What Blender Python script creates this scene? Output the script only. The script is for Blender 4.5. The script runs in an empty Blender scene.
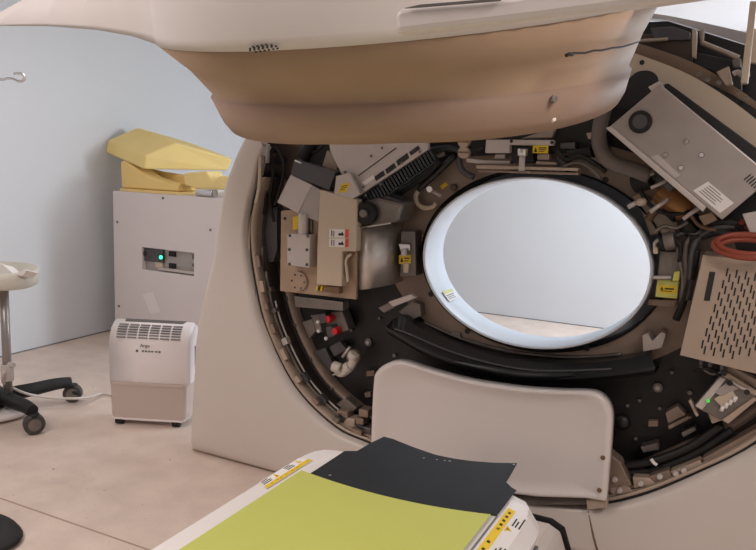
import bpy, bmesh, math, random
from mathutils import Vector, Matrix
random.seed(7)
SC = bpy.context.scene
COL = SC.collection
V = Vector

# ------------------------------------------------------------------ camera
FPX, YAW, PITCH, ROLL = 745.0, math.radians(26.45), math.radians(8.74), math.radians(2.12)
CAM = V((0.67, -2.525, 1.35))
fw = V((-math.sin(YAW)*math.cos(PITCH), math.cos(YAW)*math.cos(PITCH), -math.sin(PITCH)))
r0 = V((math.cos(YAW), math.sin(YAW), 0)); u0 = r0.cross(fw)
RT = r0*math.cos(ROLL) + u0*math.sin(ROLL); UP = u0*math.cos(ROLL) - r0*math.sin(ROLL)
cd = bpy.data.cameras.new('camera'); cam = bpy.data.objects.new('camera', cd); COL.objects.link(cam)
cd.sensor_fit = 'HORIZONTAL'; cd.sensor_width = 36.0; cd.lens = FPX/756*36; cd.clip_start = 0.02
cam.matrix_world = Matrix(((RT.x, UP.x, -fw.x, CAM.x), (RT.y, UP.y, -fw.y, CAM.y), (RT.z, UP.z, -fw.z, CAM.z), (0, 0, 0, 1)))
SC.camera = cam
SC.view_settings.view_transform = 'Standard'; SC.view_settings.look = 'None'
SC.view_settings.gamma = 1.0; SC.view_settings.exposure = -0.02

# survey helpers: where a sight line meets a real plane of the place
def ray(x, y): return RT*((x-378)/FPX) - UP*((y-275)/FPX) + fw
def P(x, y, Y): d = ray(x, y); return CAM + d*((Y-CAM.y)/d.y)
def PZ(x, y, z): d = ray(x, y); return CAM + d*((z-CAM.z)/d.z)
def PX(x, y, X): d = ray(x, y); return CAM + d*((X-CAM.x)/d.x)
def PL(x, y, a, b):
    n = V((b[1]-a[1], a[0]-b[0], 0)); d = ray(x, y); o = V((a[0], a[1], 0))-CAM
    return CAM + d*(n.dot(o)/n.dot(d))
def PS(pts, Y): return [P(a, b, Y) for a, b in pts]

# ------------------------------------------------------------------ materials
def lin(c): c /= 255.0; return c/12.92 if c <= 0.04045 else ((c+0.055)/1.055)**2.4
def rgb(*c): return tuple(lin(v) for v in c)+(1.0,)
def mat(name, col, rough=0.5, metal=0.0, noise=0.0, scale=6.0, bump=0.0, emit=None, es=0.0, coat=0.0, col2=None, trans=0.0):
    m = bpy.data.materials.new(name); m.use_nodes = True; nt = m.node_tree; b = nt.nodes['Principled BSDF']
    c = rgb(*col)
    b.inputs['Base Color'].default_value = c; b.inputs['Roughness'].default_value = rough; b.inputs['Metallic'].default_value = metal
    if coat: b.inputs['Coat Weight'].default_value = coat; b.inputs['Coat Roughness'].default_value = 0.1
    if trans: b.inputs['Transmission Weight'].default_value = trans
    if emit: b.inputs['Emission Color'].default_value = rgb(*emit); b.inputs['Emission Strength'].default_value = es
    if noise or bump:
        tc = nt.nodes.new('ShaderNodeTexCoord'); n = nt.nodes.new('ShaderNodeTexNoise')
        n.inputs['Scale'].default_value = scale; n.inputs['Detail'].default_value = 5
        nt.links.new(tc.outputs['Object'], n.inputs['Vector'])
        if noise:
            r = nt.nodes.new('ShaderNodeValToRGB'); c2 = rgb(*col2) if col2 else tuple(min(1, v*(1-noise)) for v in c[:3])+(1,)
            r.color_ramp.elements[0].color = c2; r.color_ramp.elements[1].color = c
            r.color_ramp.elements[0].position = 0.35; r.color_ramp.elements[1].position = 0.65
            nt.links.new(n.outputs['Fac'], r.inputs['Fac']); nt.links.new(r.outputs['Color'], b.inputs['Base Color'])
        if bump:
            bp = nt.nodes.new('ShaderNodeBump'); bp.inputs['Strength'].default_value = bump; bp.inputs['Distance'].default_value = 0.004
            nt.links.new(n.outputs['Fac'], bp.inputs['Height']); nt.links.new(bp.outputs['Normal'], b.inputs['Normal'])
    return m
M = {}
M['wall'] = mat('wall_paint', (213, 215, 218), 0.55, noise=0.03, scale=1.2)
M['ceil'] = mat('ceiling_paint', (222, 222, 224), 0.8)
M['white'] = mat('cover_white', (214, 203, 194), 0.38, noise=0.04, scale=2)
M['white2'] = mat('panel_white', (222, 212, 206), 0.28, coat=0.25)
M['whitec'] = mat('cover_inner_white', (214, 206, 203), 0.4, noise=0.04, scale=3)
M['brown'] = mat('raw_fibreglass', (168, 140, 115), 0.62, noise=0.2, scale=3, bump=0.1, col2=(150, 124, 100))
M['brown2'] = mat('raw_fibreglass_lower', (158, 130, 112), 0.6, noise=0.15, scale=4, bump=0.1)
M['dent'] = mat('scuffed_fibreglass', (120, 92, 70), 0.6)
M['black'] = mat('black_composite', (30, 27, 27), 0.45, noise=0.3, scale=9)
M['gloss'] = mat('black_gloss', (24, 25, 28), 0.3, coat=0.15)
M['rub'] = mat('black_rubber', (24, 22, 22), 0.65)
M['dkbrown'] = mat('dark_rotor_plate', (92, 76, 68), 0.42, metal=0.3, noise=0.25, scale=5)
M['drum'] = mat('drum_interior', (64, 53, 47), 0.55, metal=0.2, noise=0.3, scale=6)
M['tan'] = mat('tan_plate', (176, 150, 126), 0.45, noise=0.14, scale=8)
M['beige'] = mat('beige_metal', (186, 166, 148), 0.42, metal=0.2, noise=0.12, scale=7)
M['frame'] = mat('beige_frame', (150, 130, 115), 0.45, metal=0.35, noise=0.22, scale=9)
M['cream'] = mat('cream_plastic', (204, 186, 164), 0.4)
M['grey'] = mat('grey_sheet', (176, 166, 160), 0.36, metal=0.45, noise=0.08, scale=14)
M['lgrey'] = mat('light_grey_sheet', (200, 190, 184), 0.4, metal=0.15, noise=0.06, scale=12)
M['dgrey'] = mat('dark_grey_sheet', (86, 84, 86), 0.4, metal=0.3)
M['mid'] = mat('mid_grey_metal', (130, 122, 116), 0.4, metal=0.5, noise=0.2, scale=15)
M['steel'] = mat('brushed_steel', (206, 200, 194), 0.36, metal=0.8, noise=0.06, scale=4)
M['chrome'] = mat('bright_metal', (220, 216, 212), 0.18, metal=1.0)
M['fin'] = mat('heatsink_fin', (62, 66, 66), 0.4, metal=0.5)
M['bore'] = mat('bore_white', (206, 210, 216), 0.4)
M['yellow'] = mat('yellow_label', (232, 196, 40), 0.5)
M['red'] = mat('red_plastic', (206, 32, 44), 0.4)
M['orange'] = mat('orange_cable', (140, 62, 42), 0.45)
M['ink'] = mat('ink', (38, 36, 38), 0.6)
M['ink2'] = mat('grey_ink', (120, 116, 116), 0.6)
M['paper'] = mat('paper', (236, 230, 226), 0.6)
M['redlab'] = mat('red_label', (214, 84, 62), 0.5)
M['hose'] = mat('grey_hose', (104, 94, 88), 0.45)
M['whose'] = mat('pale_hose', (206, 196, 184), 0.4)
M['copper'] = mat('amber_canister', (150, 106, 62), 0.35, metal=0.4)
M['foam'] = mat('yellow_foam', (250, 224, 150), 0.75, noise=0.05, scale=5)
M['foam2'] = mat('foam_cream', (248, 216, 142), 0.75, noise=0.06, scale=4)
M['deh'] = mat('appliance_white', (240, 232, 230), 0.35)
M['tank'] = mat('smoky_tank', (200, 182, 174), 0.3, coat=0.2)
M['slot'] = mat('slot_grey', (96, 92, 90), 0.6)
M['cab'] = mat('cabinet_enamel', (228, 218, 216), 0.45, noise=0.02, scale=3)
M['lime'] = mat('lime_vinyl', (198, 201, 104), 0.42, noise=0.04, scale=3)
M['pad'] = mat('black_vinyl', (26, 28, 32), 0.6, noise=0.2, scale=5, bump=0.05)
M['couch'] = mat('couch_white', (228, 222, 218), 0.33)
M['led'] = mat('green_led', (40, 220, 150), 0.4, emit=(60, 240, 170), es=2.2)
M['led2'] = mat('small_green_led', (60, 160, 60), 0.4, emit=(90, 230, 90), es=0.6)
M['wheel'] = mat('caster_grey', (70, 65, 63), 0.5)
M['pole'] = mat('pole_metal', (150, 144, 140), 0.35, metal=0.5)
M['tray'] = mat('tray_white', (212, 208, 196), 0.4)
M['cable'] = mat('white_cable', (206, 196, 188), 0.5)
M['glass'] = mat('clear_cover', (196, 190, 184), 0.12, trans=0.75)
M['tint'] = mat('green_gold_tape', (208, 204, 112), 0.5)

def floor_mat():
    m = bpy.data.materials.new('vinyl_floor'); m.use_nodes = True; nt = m.node_tree; b = nt.nodes['Principled BSDF']; N = nt.nodes.new; L = nt.links.new
    g = N('ShaderNodeNewGeometry')
    n = N('ShaderNodeTexNoise'); n.inputs['Scale'].default_value = 7; n.inputs['Detail'].default_value = 8; L(g.outputs['Position'], n.inputs['Vector'])
    r = N('ShaderNodeValToRGB'); r.color_ramp.elements[0].color = rgb(208, 188, 175); r.color_ramp.elements[1].color = rgb(224, 205, 191)
    r.color_ramp.elements[0].position = .3; r.color_ramp.elements[1].position = .7
    L(n.outputs['Fac'], r.inputs['Fac'])
    n2 = N('ShaderNodeTexNoise'); n2.inputs['Scale'].default_value = 75; n2.inputs['Detail'].default_value = 2; L(g.outputs['Position'], n2.inputs['Vector'])
    r2 = N('ShaderNodeValToRGB'); r2.color_ramp.elements[0].position = .66; r2.color_ramp.elements[1].position = .74
    r2.color_ramp.elements[0].color = (0, 0, 0, 1); r2.color_ramp.elements[1].color = (.45, .45, .45, 1)
    L(n2.outputs['Fac'], r2.inputs['Fac'])
    mx = N('ShaderNodeMixRGB'); mx.inputs['Color2'].default_value = rgb(150, 126, 112); L(r2.outputs['Color'], mx.inputs['Fac']); L(r.outputs['Color'], mx.inputs['Color1'])
    v = N('ShaderNodeTexVoronoi'); v.inputs['Scale'].default_value = 5.5; L(g.outputs['Position'], v.inputs['Vector'])
    lt = N('ShaderNodeMath'); lt.operation = 'LESS_THAN'; lt.inputs[1].default_value = 0.03; L(v.outputs['Distance'], lt.inputs[0])
    mx2 = N('ShaderNodeMixRGB'); mx2.inputs['Color2'].default_value = rgb(84, 66, 56); L(lt.outputs[0], mx2.inputs['Fac']); L(mx.outputs['Color'], mx2.inputs['Color1'])
    s = N('ShaderNodeSeparateXYZ'); L(g.outputs['Position'], s.inputs[0])
    a = N('ShaderNodeMath'); a.operation = 'ADD'; a.inputs[1].default_value = 0.728; L(s.outputs['Y'], a.inputs[0])
    ab = N('ShaderNodeMath'); ab.operation = 'ABSOLUTE'; L(a.outputs[0], ab.inputs[0])
    l2 = N('ShaderNodeMath'); l2.operation = 'LESS_THAN'; l2.inputs[1].default_value = 0.0045; L(ab.outputs[0], l2.inputs[0])
    mx3 = N('ShaderNodeMixRGB'); mx3.inputs['Color2'].default_value = rgb(168, 142, 122); L(l2.outputs[0], mx3.inputs['Fac']); L(mx2.outputs['Color'], mx3.inputs['Color1'])
    L(mx3.outputs['Color'], b.inputs['Base Color']); b.inputs['Roughness'].default_value = 0.42
    return m
M['floor'] = floor_mat()

# ------------------------------------------------------------------ mesh builder
ORG = {}
class MB:
    def __init__(s): s.v = []; s.f = []; s.mi = []; s.cur = 0; s.sm = []
    def m(s, i): s.cur = i; return s
    def add(s, vs, fs, smooth=False):
        o = len(s.v); s.v += [V(p) for p in vs]
        for f in fs: s.f.append([i+o for i in f]); s.mi.append(s.cur); s.sm.append(smooth)
        return s
    def prism(s, pts, d):
        d = V(d) if not isinstance(d, (int, float)) else V((0, d, 0)); n = len(pts)
        return s.add(list(pts)+[p+d for p in pts], [list(range(n)), list(range(2*n-1, n-1, -1))]+[[i, i+n, (i+1) % n+n, (i+1) % n] for i in range(n)])
    def box(s, a, b):
        (x0, y0, z0), (x1, y1, z1) = a, b
        return s.prism([V((x0, y0, z0)), V((x1, y0, z0)), V((x1, y0, z1)), V((x0, y0, z1))], V((0, y1-y0, 0)))
    def loft(s, rings, closed=True, cap0=False, cap1=False, smooth=True):
        n = len(rings[0]); vs = [p for r in rings for p in r]; fs = []
        assert all(len(r) == n for r in rings), [len(r) for r in rings]
        for k in range(len(rings)-1):
            for i in range(n if closed else n-1):
                j = (i+1) % n; fs.append([k*n+i, k*n+j, (k+1)*n+j, (k+1)*n+i])
        s.add(vs, fs, smooth)
        if cap0: s.add(rings[0], [list(range(n))])
        if cap1: s.add(rings[-1], [list(range(n))])
        return s
    def tube(s, path, r, n=8, closed=False):
        path = [V(p) for p in path]; rings = []; k = len(path); prev = None
        for i, p in enumerate(path):
            t = (path[(i+1) % k]-path[i-1]) if closed else (path[min(i+1, k-1)]-path[max(i-1, 0)])
            t.normalize()
            if prev is None:
                a = V((0, 0, 1)) if abs(t.z) < .9 else V((1, 0, 0))
            else: a = prev
            a = (a-t*a.dot(t)).normalized(); prev = a; b = t.cross(a)
            rr = r[i] if isinstance(r, (list, tuple)) else r
            rings.append([p+a*rr*math.cos(2*math.pi*q/n)+b*rr*math.sin(2*math.pi*q/n) for q in range(n)])
        if closed: rings.append(rings[0])
        return s.loft(rings, True, not closed, not closed)
    def cyl(s, p0, p1, ra, rb=None, n=20):
        return s.tube([p0, p1], [ra, ra if rb is None else rb], n) if False else s._cyl(V(p0), V(p1), ra, ra if rb is None else rb, n)
    def _cyl(s, p0, p1, ra, rb, n):
        t = (p1-p0).normalized(); a = V((0, 0, 1)) if abs(t.z) < .9 else V((1, 0, 0)); a = (a-t*a.dot(t)).normalized(); b = t.cross(a)
        R = lambda p, r: [p+a*r*math.cos(2*math.pi*q/n)+b*r*math.sin(2*math.pi*q/n) for q in range(n)]
        return s.loft([R(p0, ra), R(p1, rb)], True, True, True)
    def ball(s, c, rx, ry=None, rz=None, n=14):
        c = V(c); ry = ry or rx; rz = rz or rx; rings = []
        for k in range(1, n//2):
            ph = math.pi*k/(n//2); rings.append([c+V((rx*math.sin(ph)*math.cos(2*math.pi*q/n), ry*math.sin(ph)*math.sin(2*math.pi*q/n), rz*math.cos(ph))) for q in range(n)])
        return s.loft(rings, True, True, True)
    def build(s, name, mats, parent=None, bevel=0.0, label=None, seg=2, solid=0.0, kind=None):
        if not isinstance(mats, (list, tuple)): mats = [mats]
        lo = V([min(p[i] for p in s.v) for i in range(3)]); hi = V([max(p[i] for p in s.v) for i in range(3)]); c = (lo+hi)/2
        me = bpy.data.meshes.new(name); me.from_pydata([p-c for p in s.v], [], s.f)
        for mm in mats: me.materials.append(M[mm] if isinstance(mm, str) else mm)
        for p, i, q in zip(me.polygons, s.mi, s.sm): p.material_index = i; p.use_smooth = q
        bm = bmesh.new(); bm.from_mesh(me); bmesh.ops.remove_doubles(bm, verts=bm.verts, dist=1e-5); bmesh.ops.recalc_face_normals(bm, faces=bm.faces); bm.to_mesh(me); bm.free()
        o = bpy.data.objects.new(name, me); COL.objects.link(o)
        po = ORG[parent.name] if parent else V((0, 0, 0))
        o.parent = parent; o.location = c-po; ORG[o.name] = c
        if solid: md = o.modifiers.new('solid', 'SOLIDIFY'); md.thickness = solid; md.offset = 0
        if bevel:
            md = o.modifiers.new('bevel', 'BEVEL'); md.width = bevel; md.segments = seg; md.limit_method = 'ANGLE'; md.angle_limit = math.radians(35)
        if label: o['label'] = label
        if kind: o['kind'] = kind
        return o
class MANY:
    def __init__(s): s.l = []
    def cyl(s, *a, **k): s.l.append(MB().cyl(*a, **k)); return s
    def ball(s, *a, **k): s.l.append(MB().ball(*a, **k)); return s
    def prism(s, *a, **k): s.l.append(MB().prism(*a, **k)); return s
    def build(s, name, m, parent): return [b.build(name, m, parent) for b in s.l]
def tag(o, label, cat, group=None, kind=None):
    o['label'] = label; o['category'] = cat
    if group: o['group'] = group
    if kind: o['kind'] = kind
    return o
def empty(name, loc):
    o = bpy.data.objects.new(name, None); COL.objects.link(o); o.location = loc; ORG[o.name] = V(loc); o.empty_display_size = .1
    return o
def plate(name, pts, Y, d, m, parent, bevel=0.003, label=None):
    return MB().prism(PS(pts, Y), d).build(name, m, parent, bevel, label)
def quad_label(name, q, base, mats, marks, parent, n=V((0, -1, 0)), th=0.0015, label=None):
    """thin sticker on quad q (tl,tr,br,bl world points); marks = (u0,v0,u1,v1,mat index) or ('t',u,v,size_u,size_v,mat)"""
    b = MB(); b.m(0).prism([p+n*th for p in q], -n*th*1.0)
    def at(u, v): return q[0]*(1-u)*(1-v)+q[1]*u*(1-v)+q[2]*u*v+q[3]*(1-u)*v
    for k in marks:
        if k[0] == 't':
            _, u, v, su, sv, mi = k; pts = [at(u, v-sv), at(u+su, v+sv), at(u-su, v+sv)]
        elif k[0] == 'p':
            pts = [at(*uv) for uv in k[1]]; mi = k[2]
        else:
            u0, v0, u1, v1, mi = k; pts = [at(u0, v0), at(u1, v0), at(u1, v1), at(u0, v1)]
        b.m(mi).prism([p+n*(th+.0008) for p in pts], -n*.0008)
    return b.build(name, [base]+mats, parent, label=label)
def smooth_curve(pts, n=8, closed=False):
    out = []; k = len(pts)
    for i in range(k if closed else k-1):
        g = (lambda j: pts[j % k]) if closed else (lambda j: pts[max(0, min(k-1, j))])
        p0, p1, p2, p3 = V(g(i-1)), V(g(i)), V(g(i+1)), V(g(i+2))
        for q in range(n):
            t = q/n; out.append(.5*((2*p1)+(p2-p0)*t+(2*p0-5*p1+4*p2-p3)*t*t+(3*p1-p0-3*p2+p3)*t**3))
    if not closed: out.append(V(pts[-1]))
    return out

# ------------------------------------------------------------------ the room
XL, XR, YF, YB, ZC = -3.59, 2.9, -4.3, 3.92, 2.42
def struct(name, a, b, m): o = MB().box(a, b).build(name, m); o['kind'] = 'structure'; return o
struct('floor', (XL-.1, YF-.1, -.1), (XR+.1, YB+.1, 0), 'floor')
struct('ceiling', (XL-.1, YF-.1, ZC), (XR+.1, YB+.1, ZC+.1), 'ceil')
struct('wall_left', (XL-.1, YF-.1, 0), (XL, YB+.1, ZC), 'wall')
struct('wall_right', (XR, YF-.1, 0), (XR+.1, YB+.1, ZC), 'wall')
struct('wall_back', (XL, YB, 0), (XR, YB+.1, ZC), 'wall')
struct('wall_front', (XL, YF-.1, 0), (XR, YF, ZC), 'wall')
struct('baseboard_left', (XL, YF, 0), (XL+.006, YB, .007), 'ink2')
struct('baseboard_back', (XL+.006, YB-.006, 0), (XR, YB, .007), 'ink2')

# ------------------------------------------------------------------ gantry
G = empty('scanner_gantry', (0, 0.35, 0))
tag(G, 'large white scanner gantry with its front cover raised, electronics exposed around the round bore', 'medical scanner')
OPX = [(262, 146), (252, 180), (245, 210), (243, 240), (250, 290), (262, 335), (290, 390), (330, 430), (366, 447)]
op0 = [V((p.x, 0, p.z)) for p in PS(OPX, 0)]
op0 += [V((-.42, 0, .182)), V((-.15, 0, .155)), V((.08, 0, .152)), V((.27, 0, .178)), V((.43, 0, .25)), V((.604, 0, .373)), V((.754, 0, .5)), V((.90, 0, .69)), V((.97, 0, .95)), V((.92, 0, 1.25)), V((.75, 0, 1.52)), V((.4, 0, 1.71)), V((-.1, 0, 1.78)), V((-.6, 0, 1.72)), V((-.95, 0, 1.57))]
OP = smooth_curve(op0, 6, True)
OC = V((-.12, 0, .95))
def ring(sc, y, L=OP): return [V((OC.x+(p.x-OC.x)*sc, y, OC.z+(p.z-OC.z)*sc)) for p in L]
# front side covers: opening edge lofted out to the cover silhouette
outer_poly = [V((-1.05, 0, 1.47)), V((-1.16, 0, 1.47)), V((-1.228, 0, 1.43)), V((-1.275, 0, 1.35)), V((-1.335, 0, 1.224)), V((-1.375, 0, 1.02)), V((-1.392, 0, .9)), V((-1.470, 0, .65)), V((-1.497, 0, .511)), V((-1.535, 0, 0)),
              V((-.9, 0, 0)), V((-.4, 0, 0)), V((.318, 0, 0)), V((.8, 0, 0)), V((1.3, 0, 0)), V((1.27, 0, .5)), V((1.2, 0, .9)), V((1.14, 0, 1.22)), V((1.03, 0, 1.45)), V((.9, 0, 1.5))]
def cover_panel(name, i0, i1, outer, label):
    inner = [OP[i % len(OP)] for i in range(i0, i1+1)]
    # outer resampled by arc length
    L = [0]
    for a, b in zip(outer, outer[1:]): L.append(L[-1]+(b-a).length)
    def at(s):
        s *= L[-1]
        for k in range(len(outer)-1):
            if s <= L[k+1]+1e-9: return outer[k].lerp(outer[k+1], (s-L[k])/max(1e-9, L[k+1]-L[k]))
        return outer[-1]
    n = len(inner); out = [at(k/(n-1)) for k in range(n)]
    def mixr(t, y): return [V((a.x+(b.x-a.x)*t, y, a.z+(b.z-a.z)*t)) for a, b in zip(inner, out)]
    rings = [mixr(-.012, .07), mixr(-.012, .03), mixr(0.005, .012), mixr(.03, .002), mixr(.07, 0), mixr(.5, 0), mixr(.80, 0), mixr(.90, .004), mixr(.96, .014), mixr(.99, .03), mixr(1, .05), mixr(1.01, .2)]
    return MB().loft(rings, False).build(name, 'white', G, solid=0, label=label)
# index of opening points: OPX points at multiples of 6
i_top, i_seam = 0, 12*6
def seam_out(): return outer_poly
cover_panel('side_cover', i_top, i_seam, outer_poly[1:13], 'tall white front cover panel left of the round opening')
cover_panel('side_cover', i_seam, 19*6, outer_poly[12:], 'white front cover panel right of the brown seam')
MB().tube([V((.264, .004, .17)), V((.29, .0, .08)), V((.318, .0, 0.002))], .004, 6).build('seam_strip', 'dent', G)
# dark gasket, lip, drum
def rseg(sc, y, i0=0, i1=None): 
    L = ring(sc, y); return L
RS = lambda sc, y: ring(sc, y)[5:110]
MB().tube(RS(.985, .04), .012, 8).build('rim_gasket', 'rub', G)
MB().loft([RS(.985, .05), RS(.983, .028), RS(.973, .028), RS(.971, .06), RS(.971, .12)], False).build('rim_trim', 'beige', G)
MB().loft([RS(.972, .09), RS(.958, .1), RS(.953, .13), RS(.953, .24)], False).build('stator_drum', 'drum', G)
MB().loft([RS(.955, .17), RS(.95, .15), RS(.918, .15), RS(.915, .2)], False).build('rotor_rim', 'frame', G)
# hardware along the rim trim
for k in range(20, 62, 3):
    p = ring(.962, .05)[k]; q = ring(.962, .05)[k+1]; t = (q-p).normalized(); nrm = V((t.z, 0, -t.x))
    ln = random.choice([.03, .05, .04]); a = p-nrm*.01
    MB().prism([a, a+t*ln, a+t*ln+nrm*.022, a+nrm*.022], V((0, -.022, 0))).build('rim_clip', random.choice(['frame', 'mid', 'beige']), G, .003)
for sc_k, y_k, r_k, m_k, i0, i1 in ((.957, .07, .006, 'mid', 22, 58), (.948, .085, .004, 'lgrey', 26, 52), (.962, .06, .005, 'dent', 74, 104), (.938, .14, .005, 'rub', 20, 58)):
    MB().tube(ring(sc_k, y_k)[i0:i1], r_k, 6).build('harness_rail', m_k, G)
for k in (24, 27, 31, 35, 38, 41, 44, 47, 50, 53, 55):
    p = ring(.953, .06)[k]; q = ring(.953, .06)[k+1]; t = (q-p).normalized(); nn_ = V((t.z, 0, -t.x)); w_k = .018+.012*(k % 3)
    MB().prism([p-nn_*.012, p+t*w_k-nn_*.012, p+t*w_k+nn_*.016, p+nn_*.014], V((0, .03, 0))).build('harness_clamp', ('mid', 'lgrey', 'dgrey')[k % 3], G, .003)
for k in range(22, 60, 4):
    p = ring(.934, .149)[k]; MB().cyl(p, p-V((0, .008, 0)), .009, .007, n=10).build('rim_bolt', 'mid', G)
BC = V((-.02, 0, 1.006))
def ell(rx, rz, y, n=72, c=BC): return [V((c.x+rx*math.cos(2*math.pi*k/n), y, c.z+rz*math.sin(2*math.pi*k/n))) for k in range(n)]
def ang_ring(L, n=72, c=BC):
    """resample closed outline L by angle about c"""
    A = sorted([(math.atan2(p.z-c.z, p.x-c.x) % (2*math.pi), p) for p in L], key=lambda t: t[0]); out = []
    for k in range(n):
        a = 2*math.pi*k/n; j = next((i for i, t in enumerate(A) if t[0] > a), 0); a1, p1 = A[j]; a0, p0 = A[j-1]
        d = (a1-a0) % (2*math.pi); t = ((a-a0) % (2*math.pi))/d if d else 0; out.append(p0.lerp(p1, t))
    return out
MB().loft([ang_ring(ring(.965, .205)), ell(.45, .335, .205), ell(.45, .335, .30)], smooth=False).build('rotor_disc', 'black', G)
# brown plate round the bore
MB().loft([ell(.645, .425, .205, c=V((-.0, 0, 1.025))), ell(.645, .425, .172, c=V((-.0, 0, 1.025))), ell(.455, .34, .172), ell(.455, .34, .30)], smooth=False).build('bore_plate', 'frame', G, label='brownish metal plate around the bore')
hb = MANY()
for px in [(431, 294), (467.5, 331), (587, 348), (448, 206), (652, 220), (605.5, 180)]:
    p = P(*px, .1715); hb.cyl(p, p-V((0, .003, 0)), .011, n=14)
hb.build('bolt_hole', 'ink', G)
# black tray arc under the bore
top_arc = smooth_curve(PS([(390, 322), (402, 316), (420, 328), (450, 343), (490, 355), (530, 361), (565, 363), (610, 361), (650, 354)], .09), 4)
bot_arc = smooth_curve(PS([(386, 330), (398, 337), (420, 350), (450, 363), (490, 374), (530, 379), (565, 379), (610, 376), (655, 370)], .05), 4)
def shift(L, dy, dz=0): return [p+V((0, dy, dz)) for p in L]
ta = MB().loft([shift(top_arc, .11), top_arc, shift(bot_arc, 0, .012), bot_arc, shift(bot_arc, .02, -.02), shift(bot_arc, .15, -.02)], False, smooth=False)
tr = ta.build('detector_cover', 'gloss', G, label='glossy black arc-shaped cover under the bore')
MB().tube(shift(smooth_curve(PS([(396, 328), (412, 334), (450, 350), (490, 362), (530, 369), (565, 370), (612, 368)], .06), 4), -.012), .0035, 6).build('edge_highlight', 'dgrey', tr)  # grey tube drawn as the thin highlight along the black cover
lip = smooth_curve(PS([(455, 364), (490, 374), (520, 379), (548, 380), (575, 376)], .035), 5)
lipt = smooth_curve(PS([(455, 360), (490, 366), (520, 371), (548, 372), (575, 373)], .04), 5)
MB().loft([shift(lipt, .02), lipt, lip, shift(lip, .03)], False).build('bulged_lip', 'gloss', tr)
MB().tube(smooth_curve(PS([(424, 322), (460, 338), (500, 349), (540, 355), (580, 357), (622, 354)], .165), 5), .006, 6).build('plate_edge', 'mid', G)
# the bore
MB().loft([ell(.456, .338, .29), ell(.456, .338, .16), ell(.452, .335, .14)]).build('bore_gap', 'rub', G)
br = MB().loft([ell(.414, .307, .125), ell(.415, .308, .075), ell(.412, .305, .066), ell(.407, .301, .068), ell(.405, .299, .08), ell(.403, .297, .25), ell(.44, .32, .26), ell(.75, .6, .8)]).build('bore_ring', 'bore', G, label='white bore ring, glossy inside')
lq = [P(447.5, 301.5, .16), P(457, 296, .16), P(461, 300, .16), P(450.5, 306, .16)]
# label on the bore's inner wall, at ~205-215 degrees
def bw(a, y, r=.999): return V((BC.x+.404*r*math.cos(a), y, BC.z+.298*r*math.sin(a)))
def bore_quad(a0, a1, y0, y1): return [bw(a0, y0, .995), bw(a0, y1, .995), bw(a1, y1, .995), bw(a1, y0, .995)]
nb = V((math.cos(math.radians(30)), 0, math.sin(math.radians(30))))
ra = math.radians
quad_label('bore_label', bore_quad(ra(210), ra(218), .12, .215), 'paper', ['tint', 'ink2'], [(0, 0, 1, .28, 1), (.1, .42, .9, .5, 2), (.1, .6, .8, .67, 2), (.1, .77, .85, .83, 2)], br, nb, .002, 'small sticker with green stripe inside the bore')

# rear housing of the gantry
RC = V((0, 0, .95))
def rell(sc, y, rz=.93): 
    pts = []
    for k in range(72):
        a = 2*math.pi*k/72; c, s = math.cos(a), math.sin(a)
        pts.append(V((RC.x+1.12*sc*c*(1 if s > -.2 else 1.0+.0), y, max(0.0, RC.z+sc*(rz if s > 0 else .95)*s))))
    return pts
rb = [V((BC.x+.72*math.cos(2*math.pi*k/72), .80, BC.z+.58*math.sin(2*math.pi*k/72))) for k in range(72)]
MB().loft([rell(.99, .6), rell(1, .66), rell(1, .74), rell(.96, .8), rb]).build('rear_cover', 'whitec', G)
inr = [V((p.x, .31, p.z)) for p in ell(.5, .38, .31)]
MB().loft([rell(.97, .6), inr], smooth=False).build('inner_bulkhead', 'black', G)
# lower side skirts joining front and rear covers
MB().prism([V((-1.40, .1, 0)), V((-1.40, .1, .35)), V((-1.05, .66, .35)), V((-1.05, .66, 0))], V((.03, 0, 0))).build('skirt_panel', 'white', G)
MB().prism([V((1.2, .1, 0)), V((1.2, .1, .35)), V((.95, .66, .35)), V((.95, .66, 0))], V((.03, 0, 0))).build('skirt_panel', 'white', G)

# hinge at the top of the left cover
h = MB().prism(PS([(262, 144), (267.5, 144), (266.5, 163), (262.5, 163)], .03), .02).build('hinge', 'lgrey', G, .002)
MB().prism(PS([(254.5, 155), (264, 156), (264, 163), (254.5, 162.5)], .02), .012).build('hinge_tab', 'mid', h, .002)
MB().tube(smooth_curve(PS([(247, 143), (250, 140), (256, 145), (259.5, 155), (260, 170), (259, 188), (256, 203)], .02), 4), .008, 8).build('edge_seal', 'cream', G)
MB().tube(smooth_curve(PS([(256, 203), (252, 218), (249.5, 240), (250, 262), (254, 290), (262, 318), (275, 350)], .035), 5), .007, 8).build('wire_duct', 'beige', G)
MB().prism(PS([(249, 288), (254, 289), (255, 297), (250, 296)], .02), .02).build('latch', 'lgrey', G, .002)

# ---- upper dark stator area: bulkhead plates behind
plate('stator_plate', [(268, 140), (310, 140), (300, 165), (286, 200), (270, 240), (262, 235), (262, 170)], .16, .03, 'dkbrown', G)
plate('terminal_box', [(257, 209), (277, 207), (277, 250), (273, 262), (258, 262)], .10, .08, 'dgrey', G)
plate('terminal_box', [(257, 247), (263, 247), (263, 272), (257, 272)], .07, .05, 'mid', G)
for a, b in (((276, 150), .012), ((282, 160), .02), ((273, 175), .018), ((279, 178), .012)):
    p = P(*a, .15); MB().cyl(p, p-V((0, .03, 0)), b).build('black_knob', 'rub', G, .003)
MB().tube(PS([(312, 141), (303, 158)], .08), .028, 12).build('damper', 'rub', G)
plate('angle_bracket', [(327, 150), (340, 160), (336, 172), (322, 166)], .06, .03, 'beige', G)
plate('angle_bracket', [(328, 142), (345, 158), (348, 155), (334, 140)], .05, .03, 'black', G)
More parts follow.
